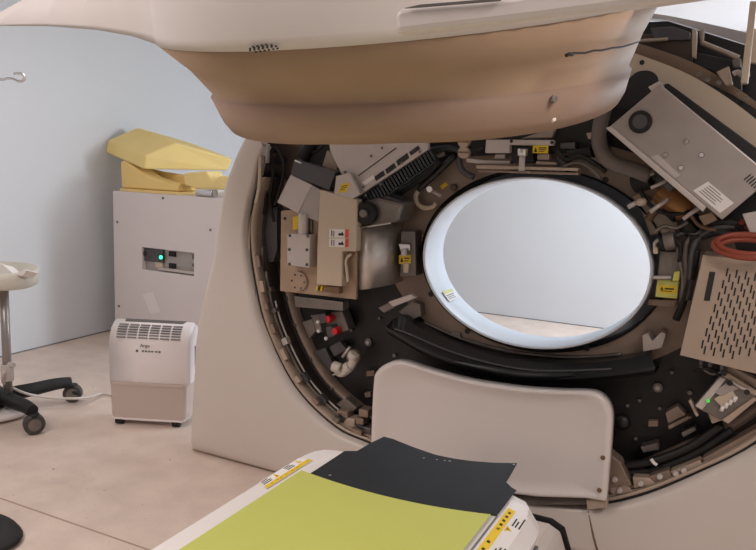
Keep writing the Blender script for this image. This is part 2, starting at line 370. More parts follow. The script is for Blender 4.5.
# flat circuit housing hanging down from the top, left of the bore
fb = plate('circuit_housing', [(353.5, 199), (330, 151), (327, 130), (428, 124), (428, 149)], -.01, .02, 'lgrey', G)
def hz(px): return P(px[0], px[1], -.0125)
vs = MB(); 
for q in [((374, 177), (383, 170.5), (385, 175), (376, 181)), ((385, 169.5), (394, 163), (396, 167.5), (387, 174)), ((396, 161), (407, 153), (409, 158), (398, 166)), ((409, 152), (418, 145.5), (420, 149), (411, 155.5))]:
    vs.prism([hz(k) for k in q], V((0, .002, 0)))
vs.build('vent_slot', 'ink', fb)
MB().prism([hz(k) for k in ((362, 182.5), (373, 174.5), (375, 178), (365, 185.5))], V((0, .002, 0))).build('blank_label', 'paper', fb)
sb = MANY()
for px in [(363, 187), (381, 184), (402, 163), (371, 156), (382, 148), (345, 172), (351, 179), (350, 190), (420, 152), (366, 195)]:
    p = hz(px); sb.cyl(p, p-V((0, .003, 0)), .005, n=8)
sb.build('screw', 'mid', fb)
MB().tube([hz((358, 176)), hz((396, 148))], .002, 4).build('fold_line', 'dgrey', fb)
MB().prism(PS([(336, 176), (350, 173), (360, 194), (352, 199), (334, 193.5)], -.045), .02).build('corner_bracket', 'lgrey', fb, .002)
quad_label('yellow_sticker', PS([(341.5, 184), (350, 182.5), (346, 192), (338, 193)], -.045), 'yellow', ['ink'], [(.15, .25, .85, .32, 1), (.15, .45, .85, .52, 1), (.15, .65, .7, .72, 1)], fb)
fn = MB()
p0, p1 = P(357, 201, .01), P(428, 150, .01)
for k in range(26):
    c = p0.lerp(p1, k/25.0); d = (p1-p0).normalized(); dn = V((d.z, 0, -d.x))
    fn.prism([c, c+d*.008, c+d*.008+dn*.045, c+dn*.045], V((0, .03, 0)))
fn.prism([p0, p1, p1+dn*.05, p0+dn*.05], V((0, .0, 0))+V((0, .03, 0))) if False else fn.prism([p0+V((0, .012, 0)), p1+V((0, .012, 0)), p1+dn*.05+V((0, .012, 0)), p0+dn*.05+V((0, .012, 0))], V((0, .02, 0)))
fn.build('heat_sink', 'fin', fb)
# dark stuff between housing and bore plate
for path, r, mt in (([(395, 182), (420, 165), (445, 153)], .010, 'mid'), ([(400, 192), (425, 176), (440, 160)], .014, 'rub'), ([(418, 190), (438, 172), (455, 155)], .012, 'black'), ([(430, 150), (448, 148), (462, 152)], .012, 'fin')):
    MB().tube(smooth_curve(PS(path, .1), 4), r, 8).build('cable', mt, G)
# grey bracket housing
bb = plate('bracket_housing', [(290.5, 174.5), (311.7, 185), (298, 213.5), (277, 202.3)], -.03, .07, 'lgrey', G)
MB().prism(PS([(294.4, 159.8), (335.6, 171.8), (329, 190.4), (290.5, 174.5)], -.026), .04).build('top_plate', 'dgrey', bb, .002)
MB().prism(PS([(311.7, 185), (320, 189.6), (318.5, 222), (298.4, 214)], -.029), .05).build('side_plate', 'grey', bb, .002)
MB().tube(PS([(295, 160.5), (301, 163)], -.05), .003, 6).build('edge_clip', 'paper', bb)
# tan mounting plate with its modules
tp = plate('module_plate', [(280, 291), (356, 299.6), (357, 252), (357, 199), (330, 205), (281, 211)], .0, .015, 'tan', G, .002)
cc = plate('tall_cover', [(319.7, 189.6), (357, 199.7), (356, 251.3), (342, 251.3), (341.7, 286.6), (316.4, 284.5), (317, 250)], -.045, .045, 'cream', G, .004, 'cream cover with two red-edged warning stickers')
for (y0, y1) in ((229, 237.3), (238.4, 246.8)):
    q = [P(329.5, y0, -.045), P(349, y0+.3, -.045), P(348.6, y1+.3, -.045), P(329.2, y1, -.045)]
    quad_label('warning_sticker', q, 'paper', ['ink', 'redlab', 'ink2'], [(.82, .0, 1, 1, 2), ('p', ((.47, .62), (.55, .42), (.6, .55), (.68, .3), (.72, .5), (.78, .75), (.5, .78)), 1), (.1, .15, .16, .85, 3), (.22, .2, .27, .9, 3)], cc)
gb = plate('filter_box', [(287, 234), (310, 235), (309, 268), (287, 265)], -.055, .055, 'lgrey', G)
s_ = MANY()
for px in [(289.5, 249.5), (307, 249.8), (289.5, 264), (307, 264.6), (290, 235.5), (308, 236.2)]:
    p = P(*px, -.0555); s_.cyl(p, p-V((0, .003, 0)), .006, n=10)
s_.build('screw', 'dgrey', gb)
p = P(303, 234, -.03); MB().cyl(p-V((0, 0, .01)), p+V((0, 0, .08)), .02).build('filter_neck', 'lgrey', gb, .003)
p = P(311, 232, .0); MB().cyl(p-V((0, 0, .01)), p+V((0, 0, .06)), .01).build('filter_neck', 'mid', gb, .003)
p = P(300, 281, 0); rc = MB().cyl(p, p-V((0, .014, 0)), .041, .039, n=28).build('round_flange', 'tan', G, .002)
s_ = MANY()
for a in range(6):
    q = p+V((.03*math.cos(a*1.047), -.014, .03*math.sin(a*1.047))); s_.cyl(q, q-V((0, .003, 0)), .004, n=8)
s_.build('screw', 'dgrey', rc)
MB().tube(smooth_curve(PS([(351, 254), (346, 260), (347, 272), (348, 282)], -.03), 5), .006, 8).build('loop_wire', 'cream', G)
MB().tube(smooth_curve(PS([(354, 253), (350, 258), (347, 262), (346.5, 276)], -.02), 5), .004, 8).build('loop_wire', 'dent', G)
plate('connector_block', [(324, 286), (339, 287), (339, 294), (324, 292)], -.03, .03, 'dent', G)
for k, mt in ((316.5, 'yellow'), (319.2, 'ink'), (321, 'yellow')): plate('hazard_tape', [(k, 286), (k+1.6, 286.2), (k+.6, 291), (k-1, 290.5)], -.015, .015, mt, G, 0)
plate('orange_sticker', [(293, 217), (298, 216), (298, 229), (293, 230)], -.004, .004, 'yellow', G, 0)
p = P(285, 218.5, -.001); MB().cyl(p, p-V((0, .003, 0)), .006).build('bolt_hole', 'ink', G)
plate('lower_tray', [(294, 296), (343, 302), (343, 311), (295, 307)], .03, .05, 'mid', G)
# bright steel tank
st = P(358, 226, .02)
prof = []
for k in range(13):
    a = math.pi*(k/12.0); prof.append((k/12.0, math.sin(a)))
tl, trp, brp, bl_ = P(357, 228, .06), P(391, 223, .06), P(390, 285, .06), P(357, 289, .06)
rings_ = []
for z in (0, 1):
    L = []
    for u, s in prof:
        pt = (tl.lerp(trp, u) if z == 0 else bl_.lerp(brp, u)); L.append(pt+V((0, -.07*s, 0)))
    L += [(trp if z == 0 else brp)+V((0, .11, 0)), (tl if z == 0 else bl_)+V((0, .11, 0))]
    rings_.append(L)
tk = MB().loft(rings_, True, True, True).build('steel_tank', 'steel', G, label='shiny silver rounded tank left of the bore')
MB().prism(PS([(358, 203), (377, 197), (403, 203), (397, 222), (374, 227), (358, 226)], .0), .13).build('tank_head', 'mid', tk, .012)
MB().prism(PS([(360, 200), (378, 192), (404, 202), (401, 206), (378, 207)], .02), .1).build('head_plate', 'dgrey', tk, .004)
p = P(368, 213, -.005); MB().cyl(p, p-V((0, .03, 0)), .045, .042, n=28).build('fan_ring', 'rub', tk, .006)
MB().cyl(p-V((0, .03, 0)), p-V((0, .045, 0)), .018, .014).build('fan_hub', 'mid', tk, .003)
MB().tube(PS([(357, 228), (391, 223)], -.015), .004, 6).build('band', 'steel', tk)
# small sensor left of the bore
sm = plate('sensor_module', [(401, 231), (415, 231), (416, 276), (400, 277)], .11, .06, 'mid', G)
MB().prism(PS([(398, 243), (410, 244), (410, 251), (400, 251)], .09), .03).build('valve', 'chrome', sm, .004)
MB().cyl(P(404, 249, .08), P(404, 256, .08), .012).build('valve_body', 'lgrey', sm, .003)
quad_label('caution_label', PS([(399, 255), (411, 255), (411, 264), (399, 264)], .108), 'yellow', ['ink'], [('t', .25, .5, .12, .3, 1), (.45, .3, .9, .42, 1), (.45, .6, .8, .7, 1)], sm)
MB().prism(PS([(403, 263), (409, 263), (408, 273), (403, 273)], .1), .02).build('relay', 'cream', sm, .003)
# light clamp bar and bracket left of detector cover
cb = plate('clamp_bar', [(388, 302), (411, 294), (416, 298), (393, 307)], .06, .03, 'lgrey', G)
MB().prism(PS([(378, 308), (390, 302), (395, 307), (384, 313)], .07), .03).build('clamp_foot', 'mid', cb, .002)
plate('support_bracket', [(398, 312), (412, 301), (420, 304), (421, 316), (412, 320)], .13, .05, 'mid', G)
plate('support_bracket', [(642, 335), (648, 333), (652, 341), (661, 332), (666, 334), (662, 348), (643, 352)], .1, .06, 'grey', G)
plate('small_tab', [(452, 331), (460, 333), (461, 339), (451, 336)], .16, .02, 'mid', G)
for px, r in (((369, 342), .017), ((658, 387), .018)):
    p = P(*px, .2); o = MB().cyl(p, p-V((0, .012, 0)), r, n=18).build('round_bolt', 'mid', G, .003)
    q = p-V((0, .012, 0)); MB().cyl(q, q-V((0, .004, 0)), r*.45).build('bolt_socket', 'lgrey', o)
for pts in ([(366, 371), (374, 370), (374, 376), (366, 376.5)], [(364, 393), (370, 392), (371, 397), (365, 398)], [(648, 421), (658, 421), (658, 427), (648, 427)]):
    plate('square_nut', pts, .18, .03, 'frame', G)
# red terminals cluster
rp = plate('terminal_plate', [(310, 315), (342, 311), (349, 330), (338, 333), (316, 327)], .12, .06, 'mid', G)
for px in ((329.5, 318.5), (336.3, 330.8)):
    p = P(*px, .1); o = MB().cyl(p+V((0, .03, 0)), p-V((0, .02, 0)), .017, .015).build('red_plug', 'red', rp, .004)
for pts, mt in (([(318, 314), (325, 313), (328, 322), (320, 324)], 'dgrey'), ([(313, 322), (319, 320), (322, 332), (317, 333)], 'mid'), ([(325, 327), (332, 326), (335, 336), (328, 338)], 'dgrey')):
    MB().prism(PS(pts, .08), .05).build('contactor', mt, rp, .003)
for px in ((318.5, 331), (326, 338.5), (318, 322)):
    p = P(*px, .075); MB().ball(p, .008, .008, .008).build('terminal_cap', 'paper', rp)
plate('bracket_plate', [(302, 322), (312, 319), (316, 331), (309, 339)], .15, .04, 'mid', G)
plate('bracket_plate', [(329, 347), (340, 341), (347, 350), (334, 357)], .15, .03, 'dgrey', G)
plate('bracket_plate', [(313, 352), (325, 348), (334, 366), (330, 371)], .16, .03, 'dgrey', G)
MB().tube(PS([(342.5, 357), (350, 347)], .1), .006, 8).build('lever_pin', 'lgrey', G)
# pale hose elbow
hs = MB().tube(smooth_curve(PS([(354, 355), (353, 362), (349, 368), (342, 373), (337, 371)], .09), 6), .018, 12).build('hose_elbow', 'whose', G, label='pale flexible hose elbow')
for a, b in (((333, 366), (341, 369)), ((352, 358), (355, 353)), ((346, 369), (350, 366))):
    MB().cyl(P(*a, .085), P(*b, .085), .023).build('hose_collar', 'whose', hs, .004)
p = P(356, 356, .12); MB().cyl(p, p-V((0, .03, 0)), .03).build('hose_port', 'frame', hs, .004)
MB().tube(PS([(333, 375), (341, 371)], .07), .004).build('hose_clip', 'lgrey', hs)
plate('rim_bracket', [(336, 404), (345, 398), (357, 408), (349, 415)], .1, .05, 'mid', G)
for px in [(345, 414), (352, 421), (358, 428), (362, 420), (366, 412), (368, 430), (359, 436)]:
    pp = P(*px, .08); w = random.uniform(.02, .035)
    MB().box((pp.x-w, .06, pp.z-w*.7), (pp.x+w*.8, .12, pp.z+w*.6)).build('rim_block', random.choice(['frame', 'beige', 'mid']), G, .004)

# ---- top centre assembly above the bore
tc_ = plate('camera_bracket', [(486, 139.5), (553.5, 140), (553, 145.5), (509.5, 145), (509.5, 153), (485, 153)], .03, .03, 'lgrey', G, .002)
s_ = MANY()
for px in ((511.5, 141.2), (552, 142.5)):
    p = P(*px, .029); s_.cyl(p, p-V((0, .003, 0)), .006, n=8)
s_.build('screw', 'ink', tc_)
quad_label('caution_label', PS([(533, 145.5), (548.5, 145.5), (548, 153.5), (532.5, 153)], .03), 'yellow', ['ink'], [('t', .2, .55, .1, .3, 1), (.4, .25, .9, .38, 1), (.4, .5, .85, .6, 1), (.4, .75, .75, .82, 1)], tc_)
plate('camera_bracket', [(466, 158), (482, 160), (510, 161), (510, 164), (476, 163.5), (466, 162)], .05, .04, 'lgrey', G, .002)
plate('camera_bracket', [(536, 161), (556, 162.5), (556, 165), (536, 164.5)], .05, .04, 'beige', G, .002)
sl = plate('slide_rail', [(476, 165), (578, 168), (578, 171), (476, 168.5)], .02, .04, 'beige', G, .002)
MB().prism(PS([(478, 169.5), (578.5, 172.5), (578.5, 175), (478, 172)], .03), .04).build('rail_base', 'frame', sl, .002)
plate('dark_housing', [(510, 146), (532, 146), (534, 163), (512, 163)], .06, .06, 'black', G)
plate('connector_block', [(495, 154), (505, 154), (505, 159), (494, 159)], .06, .04, 'grey', G)
plate('connector_block', [(537, 154), (549, 154), (549, 160), (537, 160)], .06, .04, 'beige', G)
p = P(522, 162, .0); o = MB().cyl(p-V((0, 0, .03)), p+V((0, 0, .03)), .01).build('rod', 'lgrey', G)
MB().cyl(p+V((0, 0, .02)), p+V((0, 0, .045)), .018).build('rod_nut', 'chrome', o, .004)
for px in ((466, 142), (466, 152.5)):
    p = P(*px, .06); o = MB().cyl(p, p-V((0, .03, 0)), .022, n=20).build('round_plug', 'beige', G, .004)
    MB().box((p.x-.02, p.y-.032, p.z-.003), (p.x+.02, p.y-.029, p.z+.003)).build('plug_slot', 'dent', o)
MB().tube(smooth_curve(PS([(459, 158), (461, 168), (467, 174), (474, 177)], .1), 5), .012, 10).build('short_hose', 'dgrey', G)
for pts, mt in (([(556, 158), (565, 155), (566, 166), (557, 167)], 'dgrey'), ([(566, 150), (590, 147), (592, 157), (568, 158)], 'black'), ([(577, 160), (592, 160), (592, 166), (578, 166)], 'mid'), ([(586, 133), (603, 131), (600, 138), (588, 139)], 'beige'), ([(560, 143), (575, 142), (575, 149), (560, 149)], 'dgrey'), ([(588, 158), (600, 157), (601, 163), (589, 164)], 'beige')):
    plate('valve_block', pts, .08, .07, mt, G)
plate('cross_plate', [(520, 139), (534, 134), (556, 126), (552, 138)], .12, .03, 'beige', G)
plate('top_manifold', [(440, 140), (470, 134), (600, 120), (610, 150), (590, 152), (470, 156)], .15, .05, 'black', G)

# ---- white curved hose left of the bore's top
MB().tube(smooth_curve(PS([(420, 188), (416, 196), (418, 204), (425, 208), (433, 207), (436, 203)], .13), 5), .009, 10).build('looped_tube', 'cream', G)
MB().tube(PS([(430, 190), (441, 196)], .12), .006, 8).build('lever_pin', 'lgrey', G)
p = P(430, 189, .11); MB().cyl(p, p-V((0, .01, 0)), .014).build('pin_knob', 'chrome', G, .003)
p = P(454, 187.5, .17); MB().cyl(p, p-V((0, .012, 0)), .014).build('round_bolt', 'dkbrown', G, .003)
plate('yellow_sticker', [(440, 186), (446, 182), (448, 185), (442, 190)], .17, .001, 'yellow', G, 0)

# ---- upper right: frame arcs, posts, hose, boxes
af = smooth_curve([(p.x, p.y, p.z) for p in PS([(560, 46), (610, 47), (640, 55), (690, 75), (735, 103), (770, 132), (800, 165)], .12)], 5)
ab_ = smooth_curve([(p.x, p.y, p.z) for p in PS([(570, 78), (605, 84), (630, 93), (660, 108), (695, 135), (725, 165), (750, 195)], .12)], 5)
fa = MB().loft([shift(af, .04), af, ab_, shift(ab_, .04)], False, smooth=False).build('front_arc_frame', 'cream', G)
plate('recess_dark_sheet', [(588, 66), (606, 30), (640, 22), (668, 21), (700, 31), (745, 45), (775, 56), (775, 110), (690, 80)], .42, .02, 'black', G)  # black sheet added to give the recess its darkness behind the posts
kid = smooth_curve([(p.x, p.y, p.z) for p in PS([(608, 92), (612, 70), (619, 70), (621, 81), (628, 79), (637, 72), (650, 71), (658, 78), (656, 92), (640, 104), (620, 108)], .117)], 4, True)
MB().prism(kid, V((0, .003, 0))).build('frame_cutout', 'ink', fa)
s_ = MANY()
for px in ((642, 62.5),): p = P(*px, .119); s_.cyl(p, p-V((0, .003, 0)), .008, n=12)
s_.build('bolt_hole', 'ink', fa)
a2 = smooth_curve([(p.x, p.y, p.z) for p in PS([(560, 36), (620, 40), (660, 50), (700, 66), (740, 90), (775, 118), (806, 150)], .22)], 5)
MB().loft([shift(af, .12), a2, shift(a2, .04)], False, smooth=False).build('rear_arc_flange', 'tan', G)
s_ = MANY()
for px in ((699, 75), (708, 80), (719, 83), (738, 92), (746, 99)):
    p = P(*px, .19); s_.cyl(p, p-V((0, .012, 0)), .008, n=10)
s_.build('flange_bolt', 'mid', G)
plate('dark_web_plate', [(592, 62), (606, 40), (625, 34), (693, 34), (692, 70), (660, 53), (640, 50)], .28, .03, 'dkbrown', G)
MB().tube(PS([(640, 41), (668, 39)], .25), .006, 6).build('tie_rod', 'beige', G)
plate('relay_box', [(650, 28), (672, 26), (690, 32), (690, 40), (655, 40)], .26, .04, 'dgrey', G)
MB().prism(PS([(692, 29), (697, 30), (696, 58), (692, 57)], .2), .03).build('post', 'beige', G, .002)
MB().prism(PS([(750, 1), (757, 1), (748, 83), (740.5, 83)], .1), .04).build('post', 'cream', G, .003, 'white upright post at the top right')
b1 = smooth_curve(PS([(640, 12), (664, 15), (700, 22), (748, 33), (780, 43)], .6), 4); b2 = smooth_curve(PS([(640, 18), (667, 20), (700, 30), (745, 44), (775, 56)], .58), 4)
MB().loft([shift(b1, .12), b1, b2, shift(b2, .05)], False, smooth=False).build('rear_rim_beam', 'grey', G)
MB().tube(PS([(702, 30), (702, 43), (739, 58)], .3), .009, 8).build('bent_pipe', 'beige', G)
plate('top_connector', [(732, 60), (741, 58), (741, 66), (733, 67)], .2, .05, 'mid', G)
MB().tube(smooth_curve(PS([(733, 74), (738, 72), (742, 75), (750, 74)], .15), 4), .008, 8).build('white_lead', 'lgrey', G)
plate('side_plate', [(750, 28), (775, 30), (775, 66), (749, 62)], .22, .03, 'cream', G)
plate('dark_cavity_plate', [(694, 52), (742, 62), (742, 90), (730, 86), (712, 70), (694, 68)], .24, .02, 'black', G)
plate('small_gusset', [(716, 72), (729, 66), (733, 84), (726, 86)], .18, .03, 'beige', G)
# large tilted amplifier box
AB = [(609, 127), (660, 84), (773, 177), (722, 220)]
ax = plate('amplifier_box', AB, -.06, .16, 'grey', G, .004, 'large tilted grey box upper right of the bore')
def ap(px, o=.0005): return P(px[0], px[1], -.06-o)
p = ap((640.5, 122)); kb = MB().cyl(p, p-V((0, .012, 0)), .036, .034, n=28).build('round_port', 'rub', ax, .004)
MB().cyl(p-V((0, .012, 0)), p-V((0, .014, 0)), .022, n=24).build('port_face', 'dgrey', kb)
s_ = MANY()
for px in ((686, 141.5), (665.5, 155), (701.5, 155), (681, 168)):
    q = ap(px); s_.cyl(q, q-V((0, .008, 0)), .009, .006, n=12)
s_.build('screw', 'chrome', ax)
MB().prism(PS([(605.5, 128), (611, 126), (706, 207), (703, 212)], -.07), .03).build('edge_lip', 'lgrey', ax, .002)
MB().prism(PS([(651, 157), (658, 154.5), (680, 175), (675, 178)], -.0615), .0015).build('blank_strip', 'lgrey', ax)
quad_label('spec_label', [ap(k) for k in ((708, 181.5), (734, 203), (720, 213), (693, 190.5))], 'paper', ['ink2'], [(.12, .12+.16*i, random.uniform(.5, .9), .17+.16*i, 1) for i in range(5)], ax)
vt = MB()
for i in range(7):
    a, b = (744+i*2.4, 179+i*2.0), (751+i*2.4, 173.4+i*2.0)
    d = V((0, 0, -.006)); q = [ap(a), ap(b)]; vt.prism([q[0], q[1], q[1]+d, q[0]+d], V((0, -.001, 0)))
vt.build('vent_slot', 'ink', ax)
MB().prism(PS([(648, 87), (659, 81), (663, 85), (652, 92)], -.05), .08).build('box_flange', 'lgrey', ax, .002)
# grey hose sweeping behind the box
MB().tube(smooth_curve(PS([(607, 84), (605, 105), (600, 126), (599, 142), (604, 155), (616, 164), (632, 169), (650, 176)], .03), 5), .025, 14).build('thick_hose', 'hose', G)
plate('box_gap_darkness', [(659, 86), (668, 83), (678, 90), (757, 148), (790, 172), (775, 180)], -.0, .03, 'black', G)  # black prism standing in for the dark gap along the box
# capacitors / canisters under the box
for a, b, r, mt in (((634, 184), (652, 178), .035, 'rub'), ((660, 190), (688, 214), .04, 'copper'), ((684, 226), (696, 221), .042, 'rub'), ((668, 205), (680, 217), .03, 'rub'), ((655, 172), (676, 190), .03, 'dgrey')):
    MB().cyl(P(*a, .10), P(*b, .08), r, r*.95).build('canister', mt, G, .01)
for a, b, r in (((628, 207), (641, 200), .008), ((650, 212), (668, 199), .007), ((683, 219), (700, 207), .007), ((651, 188), (666, 181), .006), ((638, 178), (654, 173), .006)):
    MB().tube(PS([a, b], .03), r, 8).build('metal_pin', 'lgrey', G)
MB().ball(P(641, 202, .02), .018, .018, .015).build('pin_nut', 'beige', G)
MB().tube(smooth_curve(PS([(648, 220), (654, 212), (664, 205)], .1), 4), .014, 8).build('short_hose', 'dent', G)
plate('tan_bracket', [(632, 196), (640, 193), (650, 200), (640, 206)], .14, .03, 'tan', G)
plate('tan_bracket', [(698, 216), (712, 212), (718, 220), (704, 226)], .05, .04, 'tan', G)
plate('mount_plate', [(640, 208), (660, 195), (690, 218), (672, 232), (650, 235)], .165, .02, 'beige', G)
for path, r, mt in (([(682, 300), (686, 275), (685, 255), (688, 240), (702, 231)], .008, 'hose'), ([(687, 300), (691, 275), (692, 255), (697, 240), (715, 228), (735, 226)], .012, 'dgrey'), ([(681, 305), (683, 282), (680, 262), (677, 245)], .007, 'mid'), ([(700, 228), (716, 222), (735, 224), (750, 232)], .014, 'rub'), ([(690, 238), (704, 236), (718, 232), (738, 235)], .012, 'rub'), ([(676, 320), (684, 300), (693, 270), (697, 250)], .012, 'rub'), ([(676, 236), (686, 232), (698, 236)], .008, 'dgrey')):
    MB().tube(smooth_curve(PS(path, .07), 5), r, 8).build('cable', mt, G)
for px in ((748, 227), (742, 222)): p = P(*px, .03); MB().ball(p, .01).build('wire_nut', 'orange', G)
plate('white_card', [(742, 214), (768, 209), (770, 236), (752, 238)], -.02, .01, 'lgrey', G)
# sensor on the right of the bore
rs = plate('sensor_module', [(660, 251), (682, 252), (680, 282), (657, 281)], .09, .07, 'mid', G)
cm = MB().cyl(P(664, 242, .05), P(675, 240, .05), .03, .03).build('camera_barrel', 'mid', rs, .004)
MB().cyl(P(660, 243, .05), P(664, 242, .05), .024).build('lens_ring', 'rub', cm, .003)
MB().prism(PS([(663, 229), (675, 229), (676, 236), (662, 236)], .1), .03).build('clip_plate', 'beige', rs, .002)
MB().tube(smooth_curve(PS([(655, 250), (655, 243), (660, 239)], .06), 4), .006).build('lead', 'lgrey', rs)
MB().prism(PS([(653, 247), (658, 247), (658, 254), (653, 254)], .05), .02).build('plug', 'cream', rs, .003)
MB().tube(PS([(653, 277.5), (671, 277.5)], .05), .006).build('spindle', 'lgrey', rs)
MB().prism(PS([(657, 280), (679, 281), (677, 299), (655, 297)], .08), .04).build('yellow_base', 'tint', rs, .003)
quad_label('caution_label', PS([(659, 285), (676, 286), (675, 294), (659, 293)], .08), 'yellow', ['ink'], [(.35, .3, .9, .5, 1), (.1, .65, .8, .75, 1), ('t', .18, .35, .1, .22, 1)], rs)
MB().prism(PS([(674, 272), (680, 271), (679, 281), (672, 281)], .06), .03).build('yellow_latch', 'tint', rs, .003)
plate('foot_plate', [(649, 299), (678, 300), (675, 308), (647, 305)], .13, .03, 'frame', G)
# orange cable bundle
cc0 = P(748, 244, -.09)
ob = MB()
for k, (dr, dz) in enumerate(((0, 0), (.010, -.008), (-.008, -.012))):
    L = [cc0+V(((.082+dr)*math.cos(2*math.pi*i/36), .03*math.sin(2*math.pi*i/36), (.026+dr*.5)*math.sin(2*math.pi*i/36)+dz)) for i in range(36)]
    ob.tube(L, .008, 8, True)
ob.build('cable_coil', 'orange', G, label='coil of orange-red cables')
# perforated steel enclosure on the far right
PB = [(703, 255), (800, 267), (790, 382), (680, 355)]
pf = MB(); q = PS(PB, -.06)
pf.m(0).prism(q, V((0, .14, 0)))
def pu(x, y): return P(x, y, -.0605)
ex, ey = V((1, 0, 0)), None
def para(x, y, w, h):  # slot leaning with the plate
    return [pu(x, y), pu(x+w, y+.1*w), pu(x+w-h*.2, y+h+.1*w), pu(x-h*.2, y+h)]
pf.m(1).prism(para(709.5, 271.5, 6, 29), V((0, -.001, 0)))
for j in range(14):
    for i in range(7):
        x = 727+i*9.4-j*2.05*1.0+(0 if j % 2 == 0 else 4.4); y = 268+j*6.0+i*1.6
        if x > 766 or y > 352: continue
        pf.prism(para(x, y, 1.7, 8.2), V((0, -.001, 0)))
pf.build('perforated_enclosure', ['beige', 'ink'], G, label='tan metal enclosure with rows of slots')
for px in ((701, 361), (710, 363), (722, 366)): p = P(*px, .0); MB().box((p.x-.006, -.01, p.z-.012), (p.x+.006, .03, p.z+.01)).build('stud', 'dgrey', G, .003)
# power board lower right
pb = plate('power_board', [(694.5, 407), (722, 375), (757, 395), (728, 424)], .03, .05, 'mid', G)
def bp(x, y): return P(x, y, .018)
MB().prism([bp(695, 406), bp(720, 377), bp(726, 379), bp(702, 410)], V((0, .02, 0))).build('heat_rail', 'lgrey', pb, .002)
MB().prism([bp(722, 420), bp(754, 397), bp(757, 400), bp(728, 424)], V((0, .02, 0))).build('heat_rail', 'beige', pb, .002)
MB().prism([bp(722, 376), bp(728, 373), bp(760, 393), bp(755, 396)], V((0, .02, 0))).build('heat_rail', 'beige', pb, .002)
MB().prism([bp(714, 399), bp(732, 389), bp(738, 400), bp(722, 408)], V((0, .01, 0))).build('chip_block', 'cream', pb, .002)
MB().prism([bp(713, 392), bp(726, 383), bp(740, 388), bp(722, 397)], V((0, .012, 0))).build('coil_block', 'grey', pb, .002)
for i in range(4):
    a = (721+i*4.2, 411-i*3.2); MB().tube([P(a[0], a[1], .01), P(a[0]+2.5, a[1]-5, .01)], .006, 8).build('resistor', 'paper', pb)
p = P(708, 401, .01); MB().ball(p, .006).build('indicator_lamp', 'led2', pb)
MB().tube(smooth_curve(PS([(730, 380), (742, 388), (750, 390)], .015), 4), .005).build('board_lead', 'lgrey', pb)
s_ = MANY()
for px in ((730, 383), (747, 392), (724, 373)): q = P(*px, .012); s_.cyl(q, q-V((0, .004, 0)), .009, n=12)
s_.build('screw', 'ink', pb)
plate('board_bracket', [(724, 370), (731, 366), (765, 384), (762, 392)], .06, .04, 'beige', G)
plate('lever_plate', [(688, 401), (691, 400), (699, 416), (696, 417)], .04, .03, 'beige', G)
plate('board_connector', [(708, 414), (716, 412), (724, 420), (712, 424)], .05, .04, 'beige', G)
# plates on the black disc at the lower right
plate('counterweight', [(665, 413), (677, 406), (686, 415), (668, 424)], .15, .05, 'frame', G)
plate('counterweight', [(667.5, 426), (688, 416), (692, 418), (669, 430)], .14, .05, 'frame', G)
plate('counterweight', [(681, 433), (694, 427), (697, 430), (683, 438)], .14, .05, 'mid', G)
plate('counterweight', [(640, 447), (657, 443), (659, 450), (643, 453)], .14, .05, 'mid', G)
p = P(622, 422, .17); MB().ball(p, .03, .02, .03).build('dome_cap', 'black', G)
for path, r, mt in (([(616, 466), (650, 462), (690, 447), (722, 425)], .016, 'black'), ([(618, 474), (655, 470), (697, 453), (732, 430)], .014, 'rub'), ([(620, 482), (660, 474), (700, 460), (740, 435)], .012, 'rub')):
    MB().tube(smooth_curve(PS(path, .1), 5), r, 8).build('cable_loom', mt, G)
MB().tube(smooth_curve(PS([(651, 459), (654, 463), (657, 465)], .06), 3), .006, 6).build('cable_tie', 'paper', G)
# rim blocks at the lower right lip
for pts, mt in (([(608, 452), (620, 462), (632, 486), (612, 496), (607, 490)], 'frame'), ([(609, 487), (627, 484), (632, 492), (612, 497)], 'beige'), ([(632, 477), (650, 478), (656, 484), (634, 489)], 'beige'), ([(648, 477), (668, 470), (674, 478), (655, 484)], 'frame'), ([(670, 472), (700, 460), (704, 468), (676, 480)], 'beige'), ([(702, 459), (757, 428), (760, 438), (706, 466)], 'frame')):
    o = plate('bearing_block', pts, .05, .06, mt, G, .005)
for px in ((641, 483), (660, 476), (676, 473), (684, 470), (615, 479), (620, 490)):
    p = P(*px, .045); MB().cyl(p, p-V((0, .012, 0)), .011, .009).build('block_bolt', 'lgrey', G, .002)

for px, r_ in (((395, 355), .008), ((608, 408), .007), ((628, 405), .006), ((640, 400), .006), ((636, 438), .006), ((690, 392), .008), ((660, 408), .006), ((672, 372), .006), ((352, 330), .006), ((380, 318), .006)):
    p = P(*px, .2); MB().cyl(p, p-V((0, .01, 0)), r_, n=10).build('disc_bolt', 'mid', G)
for pts in ([(268, 158), (273, 175), (270, 200), (274, 222)], [(276, 148), (284, 165), (281, 185), (275, 205)], [(262, 165), (266, 190), (264, 215)], [(300, 142), (309, 152), (318, 150), (325, 143)]):
    MB().tube(smooth_curve(PS(pts, .08), 5), .007, 8).build('cable', 'rub', G)
for pts, r_, m_ in (([(556, 150), (566, 160), (580, 156), (596, 164), (606, 172)], .008, 'rub'), ([(560, 168), (576, 163), (590, 168), (600, 178)], .006, 'hose'), ([(470, 147), (478, 150), (484, 147)], .007, 'rub'), ([(640, 190), (650, 205), (668, 214), (690, 212)], .007, 'rub'), ([(655, 232), (664, 226), (676, 228), (688, 222)], .006, 'mid'), ([(668, 232), (680, 246), (679, 262)], .006, 'rub'), ([(690, 214), (700, 226), (716, 230)], .006, 'dent'), ([(694, 372), (706, 368), (716, 372), (722, 380)], .006, 'rub'), ([(700, 366), (712, 374), (726, 370)], .005, 'mid')):
    MB().tube(smooth_curve(PS(pts, .05), 5), r_, 8).build('cable', m_, G)
